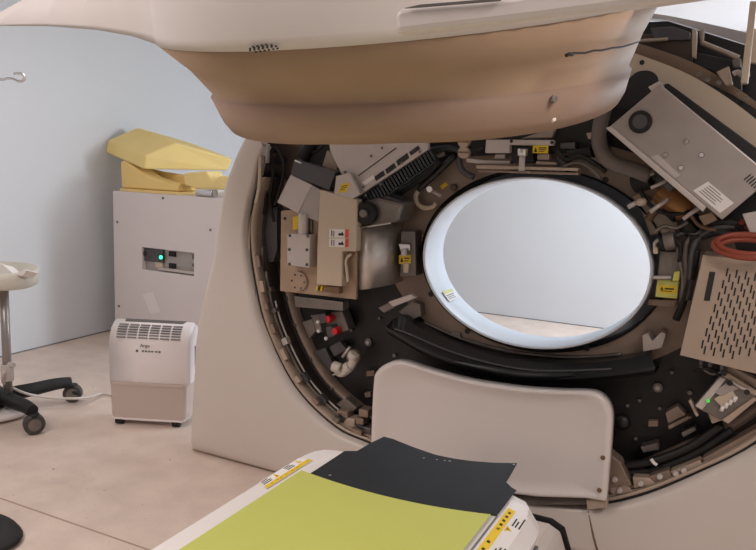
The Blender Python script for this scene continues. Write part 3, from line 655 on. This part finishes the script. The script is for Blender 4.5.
# curved white shield plate standing on the opening's lower lip
so = smooth_curve([(p.x, p.y, p.z) for p in PS([(370, 470), (371, 430), (373, 386), (376, 372), (388, 363), (403, 361.5), (430, 370), (470, 380.5), (520, 388), (560, 390.8), (588, 391.5), (602, 396), (611, 409), (612, 430), (608, 480), (606, 501)], -.04)], 4)
bt = [P(590, 498.5, -.04), P(540, 497, -.04), P(480, 490, -.04), P(420, 482, -.04)]
cen = P(490, 440, -.04)
def insets(L, k, y): return [V((cen.x+(p.x-cen.x)*(1-k), y, cen.z+(p.z-cen.z)*(1-k))) for p in L]
base = so+bt
sh = MB().loft([insets(base, 0, .0), insets(base, 0, -.035), insets(base, .012, -.044), insets(base, .05, -.048), insets(base, .085, -.040), insets(base, .3, -.036), insets(base, .6, -.034)], True, True, True).build('shield_plate', 'white2', G, label='glossy white curved-top plate at the couch end')
s_ = MANY()
for px in ((603, 457.5), (599.5, 490)): q = P(*px, -.046); s_.cyl(q, q-V((0, .004, 0)), .008, n=12)
s_.build('screw', 'dent', sh)
plate('sill_strip', [(420, 484), (480, 491), (540, 498), (603, 498.5), (603, 505), (540, 505), (480, 498), (420, 492)], -.02, .06, 'mid', G)
plate('corner_tab', [(586, 499), (607, 497), (607, 508), (587, 510)], -.03, .03, 'beige', G)

# ---- raised front cover
def fr(R, Yc, z0, yref, c, b=0, n=72): return [V((R*math.cos(2*math.pi*k/n), Yc+R*math.sin(2*math.pi*k/n), z0+c*(Yc+R*math.sin(2*math.pi*k/n)-yref)+b*min(0, R*math.cos(2*math.pi*k/n))-1.7*b*max(0, R*math.cos(2*math.pi*k/n)-.13))) for k in range(n)]
rA = fr(.488, -1.09, 1.506, -1.577, .296); rM = fr(.452, -1.052, 1.472, -1.504, .27); rC = fr(.425, -1.022, 1.438, -1.447, .24, .015)
rC2 = fr(.432, -1.02, 1.431, -1.452, .245, .017); rB2 = fr(.421, -1.0, 1.392, -1.421, .28, .036); rB = fr(.411, -.99, 1.376, -1.4, .292, .042); rI = fr(.395, -.985, 1.374, -1.38, .292, .042)
# white body: fascia path in plan
A0, A1 = (-1.25, -1.08), (-.36, -1.42)
lower = [PL(-30, 22, A0, A1), PL(0, 25, A0, A1), PL(50, 25.5, A0, A1), PL(100, 29.5, A0, A1), PL(135, 36, A0, A1)]
def Apt(deg):
    a = math.radians(deg); y = -1.09+.489*math.sin(a); return V((.489*math.cos(a), y, 1.506+.296*(y+1.577)))
arc = [Apt(d) for d in range(-136, -13, 6)]
lower += arc+[V((.62, -1.25, 1.62)), V((.95, -1.2, 1.68))]
upper = []
zt = [0.012, .03, .09, .14, .2]
for i, p in enumerate(lower):
    up_ = zt[i] if i < len(zt) else .30
    outw = 0.0 if i < 3 else .05
    n2 = V((p.x-(-.1), p.y+0.6, 0)).normalized()
    upper.append(V((p.x, p.y, p.z+up_))+n2*outw)
mid1 = [a.lerp(b, .06)+V((0, -.004, 0)) for a, b in zip(lower, upper)]
back = [V((min(.95, max(-1.15, p.x)), .03, 2.0)) for p in upper]
back2 = [a.lerp(b, .5)+V((0, 0, .03)) for a, b in zip(upper, back)]
RCV = MB().loft([lower, mid1, upper, back2, back], False).build('raised_cover', 'whitec', G, solid=.006, label='white front cover swung up above the bore')
MB().loft([rA, rM, rC]).m(1).loft([rC, rC2, rB2, rB]).build('cover_funnel', ['brown', 'brown2'], RCV, solid=.005, label='brown raw fibreglass funnel of the raised cover')
ph = MB()
for j, (x0, x1, yy) in enumerate(((253, 267, 46.8), (250, 273, 48.6), (250, 278, 50.4), (256, 279, 51.9))):
    px = x0
    while px < x1:
        d = ray(px, yy-(px-x0)*.16)
        for k in range(400):
            p = CAM+d*(1.0+k*.002)
            if math.hypot(p.x, p.y+1.09) < .497: ph.ball(p, .0019, .0019, .0017, n=8); break
        px += 4.3
ph.build('speaker_grille', 'ink', RCV)
# rail across the cover's front
r1 = [(394, 34), (394, 12), (399, 8), (406, 6), (480, 0), (560, -12), (760, -42), (760, -12), (646, 4.5), (520, 20)]
MB().prism(PS(r1, -1.64), .03).build('cover_rail', 'whitec', RCV, .008, 'white rail along the raised cover')
MB().prism(PS([(404, 8), (420, 4.5), (500, -2), (500, .5), (420, 7)], -1.645), .004).build('rail_painted_shadow', 'slot', RCV)  # grey strip painted in as the shadow line above the rail
for px in ((553, 99), (554, 119)):
    d = ray(*px); p = None
    for s in range(300):
        t = 1.0+s*.003; q = CAM+d*t
        if math.hypot(q.x, q.y+(1.02 if px[1] < 110 else 1.003)) < (.433 if px[1] < 110 else .4225): p = q; break
    if p: n_ = V((p.x, p.y+1.01, 0)).normalized(); MB().cyl(p-n_*.004, p+n_*(.006 if px[1] < 110 else .0015), .008 if px[1] < 110 else .006, .006 if px[1] < 110 else .004).build('cover_screw', 'mid' if px[1] < 110 else 'paper', RCV, .001)
def on_funnel(px, R=.47, yc=-1.07):
    d = ray(*px)
    for s in range(400):
        t = .9+s*.003; q = CAM+d*t
        if math.hypot(q.x, q.y-yc) < R: return q
    return CAM+d*1.3
MB().tube([on_funnel(k, .468) for k in ((567, 55), (574, 53), (585, 53), (594, 50.5), (601, 50.5), (612, 48), (622, 47), (631, 44.5), (638, 42))], .0016, 6).build('crack', 'ink', RCV)
MB().tube([on_funnel(k, .466) for k in ((566, 55.5), (569, 54), (573, 54.5))], .003, 6).build('crack', 'ink', RCV)

# ------------------------------------------------------------------ patient couch
CT = empty('patient_couch', (0, -1.5, 0))
tag(CT, 'white patient couch with lime mat and black end pad pointing into the scanner', 'couch')
zc = .6
YE = -2.9
xl, xr = -.297, .25
def sag(x): return .016*max(0, 1-(x/.24)**2)
def sec(y, k=1.0): return [V((xl-.012, y, zc-.05)), V((xl, y, zc-.006)), V((xl+.008, y, zc))]+[V((x/100, y, zc-sag(x/100))) for x in range(-24, 25, 6)]+[V((xr-.0, y, zc)), V((xr+.045, y, zc-.012)), V((xr+.072, y, zc-.05)), V((xr+.065, y, zc-.09)), V((xr+.0, y, zc-.12)), V((xl+.06, y, zc-.12))]
def shrink(L, k, y): 
    c = V((.0, y, zc-.05)); return [V((c.x+(p.x-c.x)*k, y, c.z+(p.z-c.z)*(.5+.5*k))) for p in L]
rings_ = [sec(YE)]+[sec(-1.02)]+[shrink(sec(0), k, y) for k, y in ((.995, -.98), (.97, -.945), (.92, -.918), (.82, -.90), (.6, -.892))]
top = MB().loft(rings_, True, True, True, smooth=False).build('table_top', 'couch', CT, .01)
MB().box((xr+.05, YE+.02, zc-.094), (xr+.074, -.99, zc-.074)).build('side_groove', 'dgrey', top)
xs_ = [-.238+.47*k/16 for k in range(17)]
def row(y0, y1, dz): return [V((x, y0+(y1-y0)*k/16, zc-sag(x)+dz)) for k, x in enumerate(xs_)]
MB().loft([row(-1.075, -1.055, .002), row(-1.075, -1.055, .006), row(YE+.05, YE+.05, .006), row(YE+.05, YE+.05, .002)], False, smooth=False).build('lime_mat', 'lime', CT, 0, 'lime green vinyl mat')
fe = [PZ(*k, .603) for k in ((305, 476), (309, 472), (325, 461), (341.6, 449.5), (357, 449.3), (371, 441), (384, 434.5), (393, 436), (415, 443), (436, 449.5), (455, 453.5), (471, 456.2), (494, 459.3), (517, 461.5))]
fe += [PZ(*k, .605) for k in ((513, 468), (506, 480), (512, 487), (516.5, 490))]
fe2 = [fe[0]]
for q_ in fe[1:]: fe2.append(V((max(q_.x, fe2[-1].x+.0008), q_.y, q_.z)))
fe3 = []
for a_, b_ in zip(fe2, fe2[1:]): fe3 += [a_.lerp(b_, k/4) for k in range(4)]
fe3.append(fe2[-1])
def zp(p, d): return V((p.x, p.y, zc-sag(p.x)+d))
nr = [V((p.x, -1.09 if p.x < .2 else -1.05+.0*(p.x-.2), 0)) for p in fe3]
pd = MB().loft([[zp(p, .0005) for p in fe3], [zp(p, .0045) for p in fe3], [zp(p, .0045) for p in nr], [zp(p, .0005) for p in nr]], False, smooth=False).build('end_pad', 'pad', CT, 0, 'black vinyl pad over the couch end')
sc_ = MANY()
for px in ((424, 453), (437, 454.5), (445, 455.5), (450, 456), (511, 461), (514, 463), (508, 460.5), (330, 473)):
    q = PZ(*px, .603); q.z = zc-sag(q.x)+.0048; w = random.uniform(.002, .005); sc_.prism([q+V((-w, -.002, 0)), q+V((w, -.001, 0)), q+V((w*.6, .003, 0)), q+V((-w*.5, .002, 0))], V((0, 0, .0006)))
sc_.build('scuff_mark', 'lgrey', pd)
MB().box((xr-.008, YE+.02, zc), (xr-.004, -1.05, zc+.002)).build('rail_line', 'ink2', top)
# stickers on the couch
def couch_sticker(q, tri_side):
    marks = [(0, .66, 1, 1, 1)]
    for u in (.32, .86):
        marks.append(('t', u, .32, .035, .24, 1)); marks.append(('t', u, .36, .017, .12, 2))
    for u0 in (.02, .56):
        for v in (.1, .28, .46): marks.append((u0, v, u0+random.uniform(.13, .2), v+.055, 2))
    for u in (.1, .22, .3, .42, .55, .68, .75, .9): marks.append((u, .78, u+.05, .88, 2))
    return quad_label('warning_sticker', q, 'paper', ['yellow', 'ink'], marks, top, V((0, 0, 1)), .0015, 'white and yellow warning sticker')
L0 = [PZ(*k, zc+.001) for k in ((259, 483), (299, 458.5), (312.5, 460.5), (267, 489))]
couch_sticker(L0, 1)
xs0, xs1 = .256, .292
q = [V((xs1, -1.27, zc-.010)), V((xs1, -.985, zc-.010)), V((xs0-.004, -.985, zc+.0005)), V((xs0-.004, -1.27, zc+.0005))]
q = [V((.300, -1.25, zc-.0125)), V((.300, -1.0, zc-.0125)), V((.252, -1.0, zc+.0005)), V((.252, -1.25, zc+.0005))]
nn = (q[1]-q[0]).cross(q[3]-q[0]).normalized(); nn = nn if nn.z > 0 else -nn
mk = [(0, .62, 1, .97, 1)]
for u in (.06, .62):
    mk += [('t', u+.05, .42, .045, .14, 1), ('t', u+.05, .44, .02, .07, 2)]
    for v in (.06, .22, .36): mk.append((u+.13, v, u+.13+random.uniform(.1, .2), v+.06, 2))
for u in (.08, .2, .33, .58, .66, .74, .82, .9): mk.append((u, .73, u+.04, .86, 2))
quad_label('warning_sticker', q, 'couch', ['yellow', 'ink'], mk, top, nn, .002, 'yellow strip warning sticker on the couch edge')
# couch pedestal
pe = MB().prism([V((-.28, -.31, 0)), V((.30, -.31, 0)), V((.262, -.31, .165)), V((.238, -.31, .232)), V((.20, -.31, .25)), V((-.2, -.31, .25)), V((-.26, -.31, .17))], V((0, -1.9, 0))).build('pedestal', 'white', CT, .012)
MB().prism([V((-.27, -.305, .0)), V((.310, -.305, 0)), V((.272, -.305, .168)), V((.246, -.305, .24)), V((.205, -.305, .259)), V((-.2, -.305, .259)), V((-.26, -.305, .18))], V((0, .008, 0))).build('pedestal_gasket', 'rub', CT)
MB().box((-.2, -2.2, .24), (.2, -1.0, .5)).build('lift_column', 'dgrey', CT, .01)

# ------------------------------------------------------------------ cabinet
CX0, CX1, CY0, CY1, CZ = -3.44, -2.35, 1.42, 2.1, 1.065
CB = empty('electrical_cabinet', ((CX0+CX1)/2, (CY0+CY1)/2, 0))
tag(CB, 'tall white electrical cabinet against the left wall with a small window and green light', 'cabinet')
w = [P(142, 247, CY0), P(194, 252.8, CY0), P(194, 276, CY0), P(142, 269.5, CY0)]
wx0, wx1, wz0, wz1 = w[0].x, w[1].x, (w[2].z+w[3].z)/2, (w[0].z+w[1].z)/2
b = MB()
xs, zs = [CX0, wx0, wx1, CX1], [0.0, wz0, wz1, CZ]
for i in range(3):
    for j in range(3):
        if i == 1 and j == 1: continue
        b.add([(xs[i], CY0, zs[j]), (xs[i+1], CY0, zs[j]), (xs[i+1], CY0, zs[j+1]), (xs[i], CY0, zs[j+1])], [[0, 1, 2, 3]])
for a, c in (((CX0, CZ), (CX1, CZ)), ((CX1, CZ), (CX1, 0)), ((CX1, 0), (CX0, 0)), ((CX0, 0), (CX0, CZ)), ((wx0, wz0), (wx1, wz0)), ((wx1, wz0), (wx1, wz1)), ((wx1, wz1), (wx0, wz1)), ((wx0, wz1), (wx0, wz0))):
    yy = CY1 if a[0] in (CX0, CX1) and c[0] in (CX0, CX1) else CY0+.05
    b.add([(a[0], CY0, a[1]), (c[0], CY0, c[1]), (c[0], yy, c[1]), (a[0], yy, a[1])], [[0, 1, 2, 3]])
b.add([(wx0, CY0+.05, wz0), (wx1, CY0+.05, wz0), (wx1, CY0+.05, wz1), (wx0, CY0+.05, wz1)], [[0, 1, 2, 3]])
b.add([(CX0, CY1, 0), (CX1, CY1, 0), (CX1, CY1, CZ), (CX0, CY1, CZ)], [[0, 1, 2, 3]])
body = b.build('cabinet_body', 'cab', CB)
def cy(px, Y=CY0): return P(px[0], px[1], Y)
win = MB().box((wx0+.001, CY0+.035, wz0+.001), (wx1-.001, CY0+.049, wz1-.001)).build('control_panel', 'grey', CB)
W_, H_ = wx1-wx0, wz1-wz0
def wq(u0, v0, u1, v1, y0, y1): return (wx0+W_*u0, CY0+y0, wz1-H_*v1), (wx0+W_*u1, CY0+y1, wz1-H_*v0)
MB().box(*wq(.0, .05, .37, .62, .02, .036)).build('dark_module', 'dgrey', win)
MB().box(*wq(.22, .6, .36, .86, .02, .036)).build('small_connector', 'cream', win)
MB().box(*wq(.48, .08, .60, .3, .02, .036)).build('rocker_switch', 'rub', win, .002)
MB().box(*wq(.48, .6, .60, .82, .02, .036)).build('rocker_switch', 'rub', win, .002)
MB().box(*wq(.93, .1, .99, .3, .02, .036)).build('terminal', 'slot', win)
MB().box(*wq(.93, .5, .99, .62, .02, .036)).build('terminal', 'slot', win)
MB().box(*wq(.3, .82, .99, .93, .005, .036)).build('bottom_rail', 'lgrey', win)
p = V((wx0+W_*.35, CY0+.012, wz1-H_*.37)); o = MB().cyl(p+V((0, .012, 0)), p, .022).build('lamp_bezel', 'ink', win)
MB().ball(p, .015, .012, .015).build('indicator_lamp', 'led', win, label='glowing green indicator light')
p = V((wx0+W_*.015, CY0+.012, wz1-H_*.3)); MB().cyl(p+V((0, .012, 0)), p, .016).build('lamp_bezel', 'ink', win)
s_ = MANY()
for px in ((117.5, 222), (163, 198), (210.5, 230), (119, 306)):
    q = cy(px); s_.cyl(q+V((0, .002, 0)), q-V((0, .004, 0)), .009, n=12)
s_.build('screw', 'mid', CB)
o = MB().prism([cy(k)-V((0, .003, 0)) for k in ((142.5, 294.5), (153, 292), (160.5, 312), (151, 314.5))], V((0, .003, 0))).build('paper_tag', 'paper', CB)

# ------------------------------------------------------------------ foam pieces on the cabinet
zT = CZ+.0
# head-holder with scooped front
hp = [P(120, 162, 1.47), P(121.5, 190.5, 1.47), P(178, 193.5, 1.47), P(179.5, 183, 1.47), P(170, 183.5, 1.47), P(160, 181, 1.47), P(150, 177.5, 1.47), P(141, 172, 1.47), P(134, 166.5, 1.47), P(127, 162, 1.47), P(123, 160.5, 1.47)]
zmin = min(p.z for p in hp)
for p in hp:
    if p.z < CZ+.075 and p.y: pass
hp[1].z = CZ+.022; hp[2].z = CZ+.022
fh = MB().prism(hp, V((-.02, .16, 0)))
yb = 1.66
fh.prism([V((P(124, 160, 1.55).x, yb, CZ+.022)), V((P(181, 170, 1.55).x, yb, CZ+.022)), V((P(181, 170, 1.55).x, yb, 1.19)), V((P(150, 165, 1.55).x, yb, 1.21)), V((P(124, 160, 1.55).x, yb, 1.25))], V((0, .05, 0)))
fo = fh.build('foam_head_holder', 'foam2', None, .012, seg=3); tag(fo, 'cream foam head holder with a scooped hollow, under the big foam wedge', 'foam pad')
fs = MB().box((-3.40, 1.445, CZ), (-2.86, 1.9, CZ+.02)).build('foam_sheet', 'foam2', None, .004); tag(fs, 'thin flat cream foam sheet lying directly on the cabinet top', 'foam sheet')
wd = [P(184, 173, 1.50), P(206, 171, 1.50), P(210, 178, 1.50), P(213, 181, 1.50), P(219, 176, 1.50), P(231, 177, 1.50), P(229, 190, 1.50), P(196, 189, 1.50), P(184, 185, 1.50)]
for p in wd: p.z = max(p.z, CZ+.022)
wo = MB().prism(wd, V((.0, .16, 0))).build('foam_wedge', 'foam', None, .01, seg=2); tag(wo, 'small yellow foam wedge standing beside the hollow head holder, nearest the scanner', 'foam pad')
prf = [P(143.6, 169.5, 1.44), P(145.4, 156, 1.44), P(176, 142.6, 1.62), P(233, 159, 1.92), P(228, 171, 1.9)]
dirv = P(107.4, 139.8, 1.62)-P(145.4, 156, 1.46)
dirv = V((-.06, .42, .0))
# far end follows the sight lines of its left edge
far = P(107.4, 139.5, 1.42)
dirv = P(107.2, 139.8, 1.51)-prf[1]
bf = MB().prism(prf, dirv).build('foam_block', 'foam', None, .014, seg=3); tag(bf, 'big pale yellow foam wedge lying on top of the other foam pieces', 'foam pad')
# silver roll
p = P(199, 191, 1.50); rl = MB().cyl(V((p.x, 1.46, CZ+.048)), V((p.x+.07, 1.47, CZ+.048)), .026, n=20)
ro = empty('tape_roll', (P(205, 192, 1.45).x, 1.45, CZ)); tag(ro, 'silver tape roll at the right end of the cabinet top', 'tape roll')
xr0 = P(197, 192, 1.45).x; xr1 = P(219, 192, 1.45).x
MB().cyl(V((xr0, 1.46, CZ+.028)), V((xr1-.03, 1.44, CZ+.028)), .028).build('foil_wrap', 'chrome', ro, .003)
MB().cyl(V((xr1-.03, 1.44, CZ+.028)), V((xr1-.02, 1.44, CZ+.028)), .03).build('roll_core', 'mid', ro, .003)

# ------------------------------------------------------------------ dehumidifier
f0, f1 = PZ(110.5, 424, 0), PZ(186, 428.5, 0)
ud = (f1-f0).normalized(); wdv = V((-ud.y, ud.x, 0)); WD = (f1-f0).length; DD = .2; ZD = .5; DS = .78
DH = empty('dehumidifier', f0+ud*WD/2+wdv*DD/2); tag(DH, 'small white portable dehumidifier with top grille standing on the floor', 'dehumidifier')
def dp(u, w_, z): return f0+ud*(u*WD)+wdv*w_+V((0, 0, z))
def dsec(u, k=0.0, z0=.21):
    pr = [(.012, z0), (0, z0+.02), (.0, .33), (.002, .42), (.012, .455), (.04, .488), (.085, .511), (.13, .517), (.17, .509), (.195, .48), (.2, .4), (.2, z0)]
    cx_, cz_ = .1, .36
    return [dp(u, (cx_+(a-cx_)*(1-k))*DS, cz_+(z-cz_)*(1-k*.8)) for a, z in pr]
MB().loft([dsec(.05, .12), dsec(.015, .05), dsec(0.0, 0), dsec(.5), dsec(1), dsec(1.015, .05), dsec(1.05, .12)], True, True, True).build('upper_body', 'deh', DH)
def tsec(z, k): return [dp(u, w_, z) for u, w_ in ((.0+k, .01), (.0+k+.03, .0), (.97-k, .0), (1-k, .01), (1-k, .15), (.0+k, .15))]
MB().loft([tsec(.036, .02), tsec(.055, .008), tsec(.21, .0)], True, True, True, smooth=False).build('water_tank', 'tank', DH, .004, 'smoky translucent water tank')
MB().loft([tsec(.026, .03), tsec(.04, .0)], True, True, True, smooth=False).build('base_rim', 'deh', DH, .003)
MB().loft([[dp(u, w_-.002, z) for u, w_ in ((-.005, .01), (.03, -.002), (.97, -.002), (1.005, .01), (1.005, .153), (-.005, .153))] for z in (.205, .222)], True, True, True, smooth=False).build('seam_band', 'redlab' if False else 'tank', DH, .002)
# grille on the curved top: louvres between z .38 and .495
gp = [(.007*.78, .442), (.02*.78, .47), (.044*.78, .4925), (.083*.78, .5115)]
def gpt(u, s):
    s *= (len(gp)-1); i = min(int(s), len(gp)-2); t = s-i; a, b2 = gp[i], gp[i+1]; return dp(u, a[0]+(b2[0]-a[0])*t-.0025, a[1]+(b2[1]-a[1])*t+.0015)
gr = MB(); 
for i in range(6):
    u0 = .09+i*.142; u1 = u0+.122
    for j in range(6):
        s0 = .02+j*.155; s1 = s0+.075
        gr.m(1 if 2 <= j <= 4 else 0).add([gpt(u0, s0), gpt(u1, s0), gpt(u1, s1), gpt(u0, s1)], [[0, 1, 2, 3]])
gr.build('top_grille', ['ink2', 'slot'], DH, solid=.002)
MB().prism([dp(.14, .072, .512), dp(.9, .072, .512), dp(.93, .1, .518), dp(.12, .1, .518)], V((0, 0, .003))).build('control_strip', 'slot', DH)
def text(body, size, loc, uax, nrm, m, parent, name):
    c = bpy.data.curves.new(name, 'FONT'); c.body = body; c.size = size; c.align_x = 'CENTER'; c.extrude = .0006
    o = bpy.data.objects.new(name, c); COL.objects.link(o)
    zax = nrm.normalized(); xax = uax.normalized(); yax = zax.cross(xax)
    bpy.context.view_layer.update()
    me = bpy.data.meshes.new_from_object(o); bpy.data.objects.remove(o)
    mw = Matrix(((xax.x, yax.x, zax.x, loc.x), (xax.y, yax.y, zax.y, loc.y), (xax.z, yax.z, zax.z, loc.z), (0, 0, 0, 1)))
    b = MB(); b.add([mw @ v.co for v in me.vertices], [list(p.vertices) for p in me.polygons])
    return b.build(name, m, parent)
text('Argo', .024, dp(.47, -.0015, .404), ud, -wdv, 'ink2', DH, 'logo_lettering')
mk = MB()
mk.cyl(dp(.365, -.001, .384), dp(.365, -.003, .384), .006, n=12)
mk.build('badge_emblem', 'slot', DH)
mk = MB()
for u in (.43, .47, .51, .55, .6, .645): mk.prism([dp(u, -.002, .380), dp(u+.028, -.002, .380), dp(u+.028, -.002, .388), dp(u, -.002, .388)], wdv*.002)
mk.build('badge_lettering', 'ink2', DH)
for u, w_ in ((.11, .03), (.86, .03), (.11, .14), (.86, .14)):
    c = dp(u, w_-.012, .02); MB().cyl(c-ud*.02, c+ud*.02, .0198, n=16).build('caster', 'rub', DH, .003)
MB().prism([dp(1.048, .08, .30), dp(1.048, .12, .30), dp(1.048, .12, .40), dp(1.048, .08, .40)], ud*.002).build('side_vent', 'ink2', DH)

# ------------------------------------------------------------------ trolley stand on the left
px_, py_ = -2.556, -.135
ST = empty('trolley_stand', (px_, py_, 0)); tag(ST, 'grey pole stand with round white tray and black caster base at the left edge', 'medical stand')
def S(x, y): return P(x, y, py_)
MB().cyl((px_, py_, .06), (px_, py_, .69), .021).build('pole', 'pole', ST)
MB().cyl((px_-.045, py_, .68), (px_-.045, py_, 1.72), .012).build('pole', 'pole', ST)
MB().cyl((px_-.0, py_, .20), (px_, py_, .285), .03).build('pole_sleeve', 'lgrey', ST, .003)
a = S(8, 364); o = MB().cyl((px_, py_-.0, a.z), (px_+.05, py_-.0, a.z), .014).build('clamp_knob', 'lgrey', ST, .003)
tcx = S(-18, 270); zt0, zt1 = .685, .775
tx = -2.65; tr_ = .25
def circ(r, z, n=40): return [V((tx+r*math.cos(2*math.pi*k/n), py_+.8*r*math.sin(2*math.pi*k/n), z)) for k in range(n)]
MB().loft([circ(.02, .675), circ(.22, .675), circ(.243, .685), circ(.25, .76), circ(.243, .762), circ(.236, .695), circ(.02, .685)], True, True, True).build('round_tray', 'tray', ST)
hk = [V((px_-.045, py_, S(0, 79).z)), S(0, 79.5), S(4, 79.5), S(7, 78.5), S(13, 79), S(17, 81), S(20, 81.5), S(23.5, 80.5), S(24.8, 77.5), S(23, 74.5), S(19.5, 73.5), S(14.5, 73.7)]
MB().tube(smooth_curve(hk, 3), .006, 8).build('hook', 'chrome', ST)
hub = V((px_-.09, py_+.02, 0))
MB().cyl(hub+V((0, 0, .05)), hub+V((0, 0, .13)), .055, .045).build('hub', 'rub', ST, .008)
cast = [V((-2.285, -.205, 0)), V((-2.505, .215, 0)), V((-2.95, .0, 0)), V((-2.82, -.38, 0)), V((-2.45, -.46, 0))]
for c in cast:
    d = (c-hub); d.z = 0; e = hub+d*1.0
    path = [hub+V((0, 0, .10)), hub+d*.4+V((0, 0, .105)), hub+d*.75+V((0, 0, .115)), hub+d*.97+V((0, 0, .112))]
    lg = MB().tube(smooth_curve(path, 4), [.04-.011*k/12 for k in range(13)], 10).build('leg', 'rub', ST)
    t = V((-d.y, d.x, 0)).normalized()
    vx = V((.85, -.5, 0)).normalized() if c is cast[0] else V((.6, -.8, 0)).normalized()
    wv = vx
    cw = MB().cyl(c+V((0, 0, .05))-wv*.022, c+V((0, 0, .05))+wv*.022, .049, n=24).build('caster', 'wheel', ST, .006)
    MB().cyl(c+V((0, 0, .05))+wv*.022, c+V((0, 0, .05))+wv*.027, .03, n=20).build('wheel_cap', 'mid', cw, .002)
    MB().cyl(c+V((0, 0, .085)), c+V((0, 0, .10)), .025).build('swivel', 'rub', cw)
MB().ball(V((-2.445, .18, .07)), .025, .01, .01).build('brake_lever', 'rub', ST)
MB().loft([[hub+V((r*math.cos(2*math.pi*k/28), r*math.sin(2*math.pi*k/28)-.02, z)) for k in range(28)] for r, z in ((.15, .015), (.16, .03), (.15, .045), (.08, .05))], True, True, True).build('base_weight', 'deh', ST)
for k, (pts, lab) in enumerate(((((-14, 266), (2, 264), (14, 274.5), (-10, 277)), 'crumpled white paper at the rim of the round tray, cut by the photo edge'), (((16, 275), (24.5, 269), (27, 270.5), (21.5, 276)), 'small folded white paper strip on the round tray near its right end'))):
    q = [P(a, b2, py_-.02 if k == 0 else py_-.04) for a, b2 in pts]
    zf = .688
    q = [V((v_.x, v_.y, max(zf, v_.z))) for v_ in q]
    lo_ = [V((v_.x, v_.y+.05, zf)) for v_ in q]
    o = MB().loft([[q[0], q[1], q[2], q[3]], [V((p.x, p.y+.06, max(zf, p.z-.02))) for p in q]], True, True, True, smooth=False).build('paper_sheet', 'paper', None); tag(o, lab, 'paper')

# cable across the floor
pth = [V((px_+.03, py_-.035, .27)), V((px_+.05, py_-.06, .18)), PZ(16, 388, .09), PZ(28, 393.5, .03), PZ(45, 396.5, .008), PZ(62, 398, .007), PZ(80, 397.5, .007), PZ(95, 395.5, .007), PZ(108, 393, .007), V((-2.02, .34, .007)), V((-1.9, .45, .007))]
pth[2] = V((-2.46, -.22, .115)); pth[3] = V((-2.40, -.24, .06))
pth = [V((px_+.03, py_-.04, .26))]+[PZ(a, b2, zz) for a, b2, zz in ((3, 382, .2), (14, 388.5, .15), (28, 394, .10), (44, 397, .07), (60, 398.3, .055), (76, 398.5, .05), (92, 396.5, .03), (107, 394, .01))]+[V((-2.05, .33, .007)), V((-1.9, .42, .007))]
o = MB().tube(smooth_curve(pth, 6), .007, 8).build('power_cable', 'cable'); tag(o, 'pale cable hanging from the pole stand and trailing over the floor to the dehumidifier', 'cable')

# black rounded pedal at the lower left corner
c = V((-1.66, -.965, 0)); n = 32
ptop = [[c+V((r*math.cos(2*math.pi*k/n), .62*r*math.sin(2*math.pi*k/n), z)) for k in range(n)] for r, z in ((.19, .002), (.205, .006), (.21, .014), (.2, .024), (.15, .03), (.05, .032))]
fpo = empty('foot_pedal', c); tag(fpo, 'black rounded foot pedal on the floor at the lower left corner', 'pedal')
MB().loft(ptop[1:], True, True, True).build('pedal_shell', 'rub', fpo)
MB().loft([ptop[0], ptop[1]], True, True, True).build('sole', 'slot', fpo)

# ------------------------------------------------------------------ lights
def area(name, loc, sx, sy, power, col, target=None):
    l = bpy.data.lights.new(name, 'AREA'); l.shape = 'RECTANGLE'; l.size = sx; l.size_y = sy; l.energy = power; l.color = col
    o = bpy.data.objects.new(name, l); COL.objects.link(o); o.location = loc
    d = (V(target)-V(loc)) if target else V((0, 0, -1))
    o.rotation_euler = d.to_track_quat('-Z', 'Y').to_euler(); return o
area('ceiling_lamp_rear', (.3, 2.5, ZC-.02), 1.4, .6, 46, (.77, .88, 1.0))
area('window_daylight', (XR-.03, 3.2, 1.6), .9, .9, 140, (.87, .94, 1.0), (XR-3, 2.65, 1.4))
area('ceiling_lamp_front', (-1.5, -2.2, ZC-.02), 1.2, .6, 38, (1.0, .905, .86))
area('fill_light_left', (-2.3, .0, ZC-.02), .6, .6, 9, (1.0, .94, .92))  # added fill light, lifts the shaded left wall
area('ceiling_lamp_right', (1.5, -1.9, ZC-.02), .6, .6, 30, (1.0, .905, .855))
w_ = bpy.data.worlds.new('world'); SC.world = w_; w_.use_nodes = True; w_.node_tree.nodes['Background'].inputs[0].default_value = (.5, .5, .52, 1); w_.node_tree.nodes['Background'].inputs[1].default_value = .2
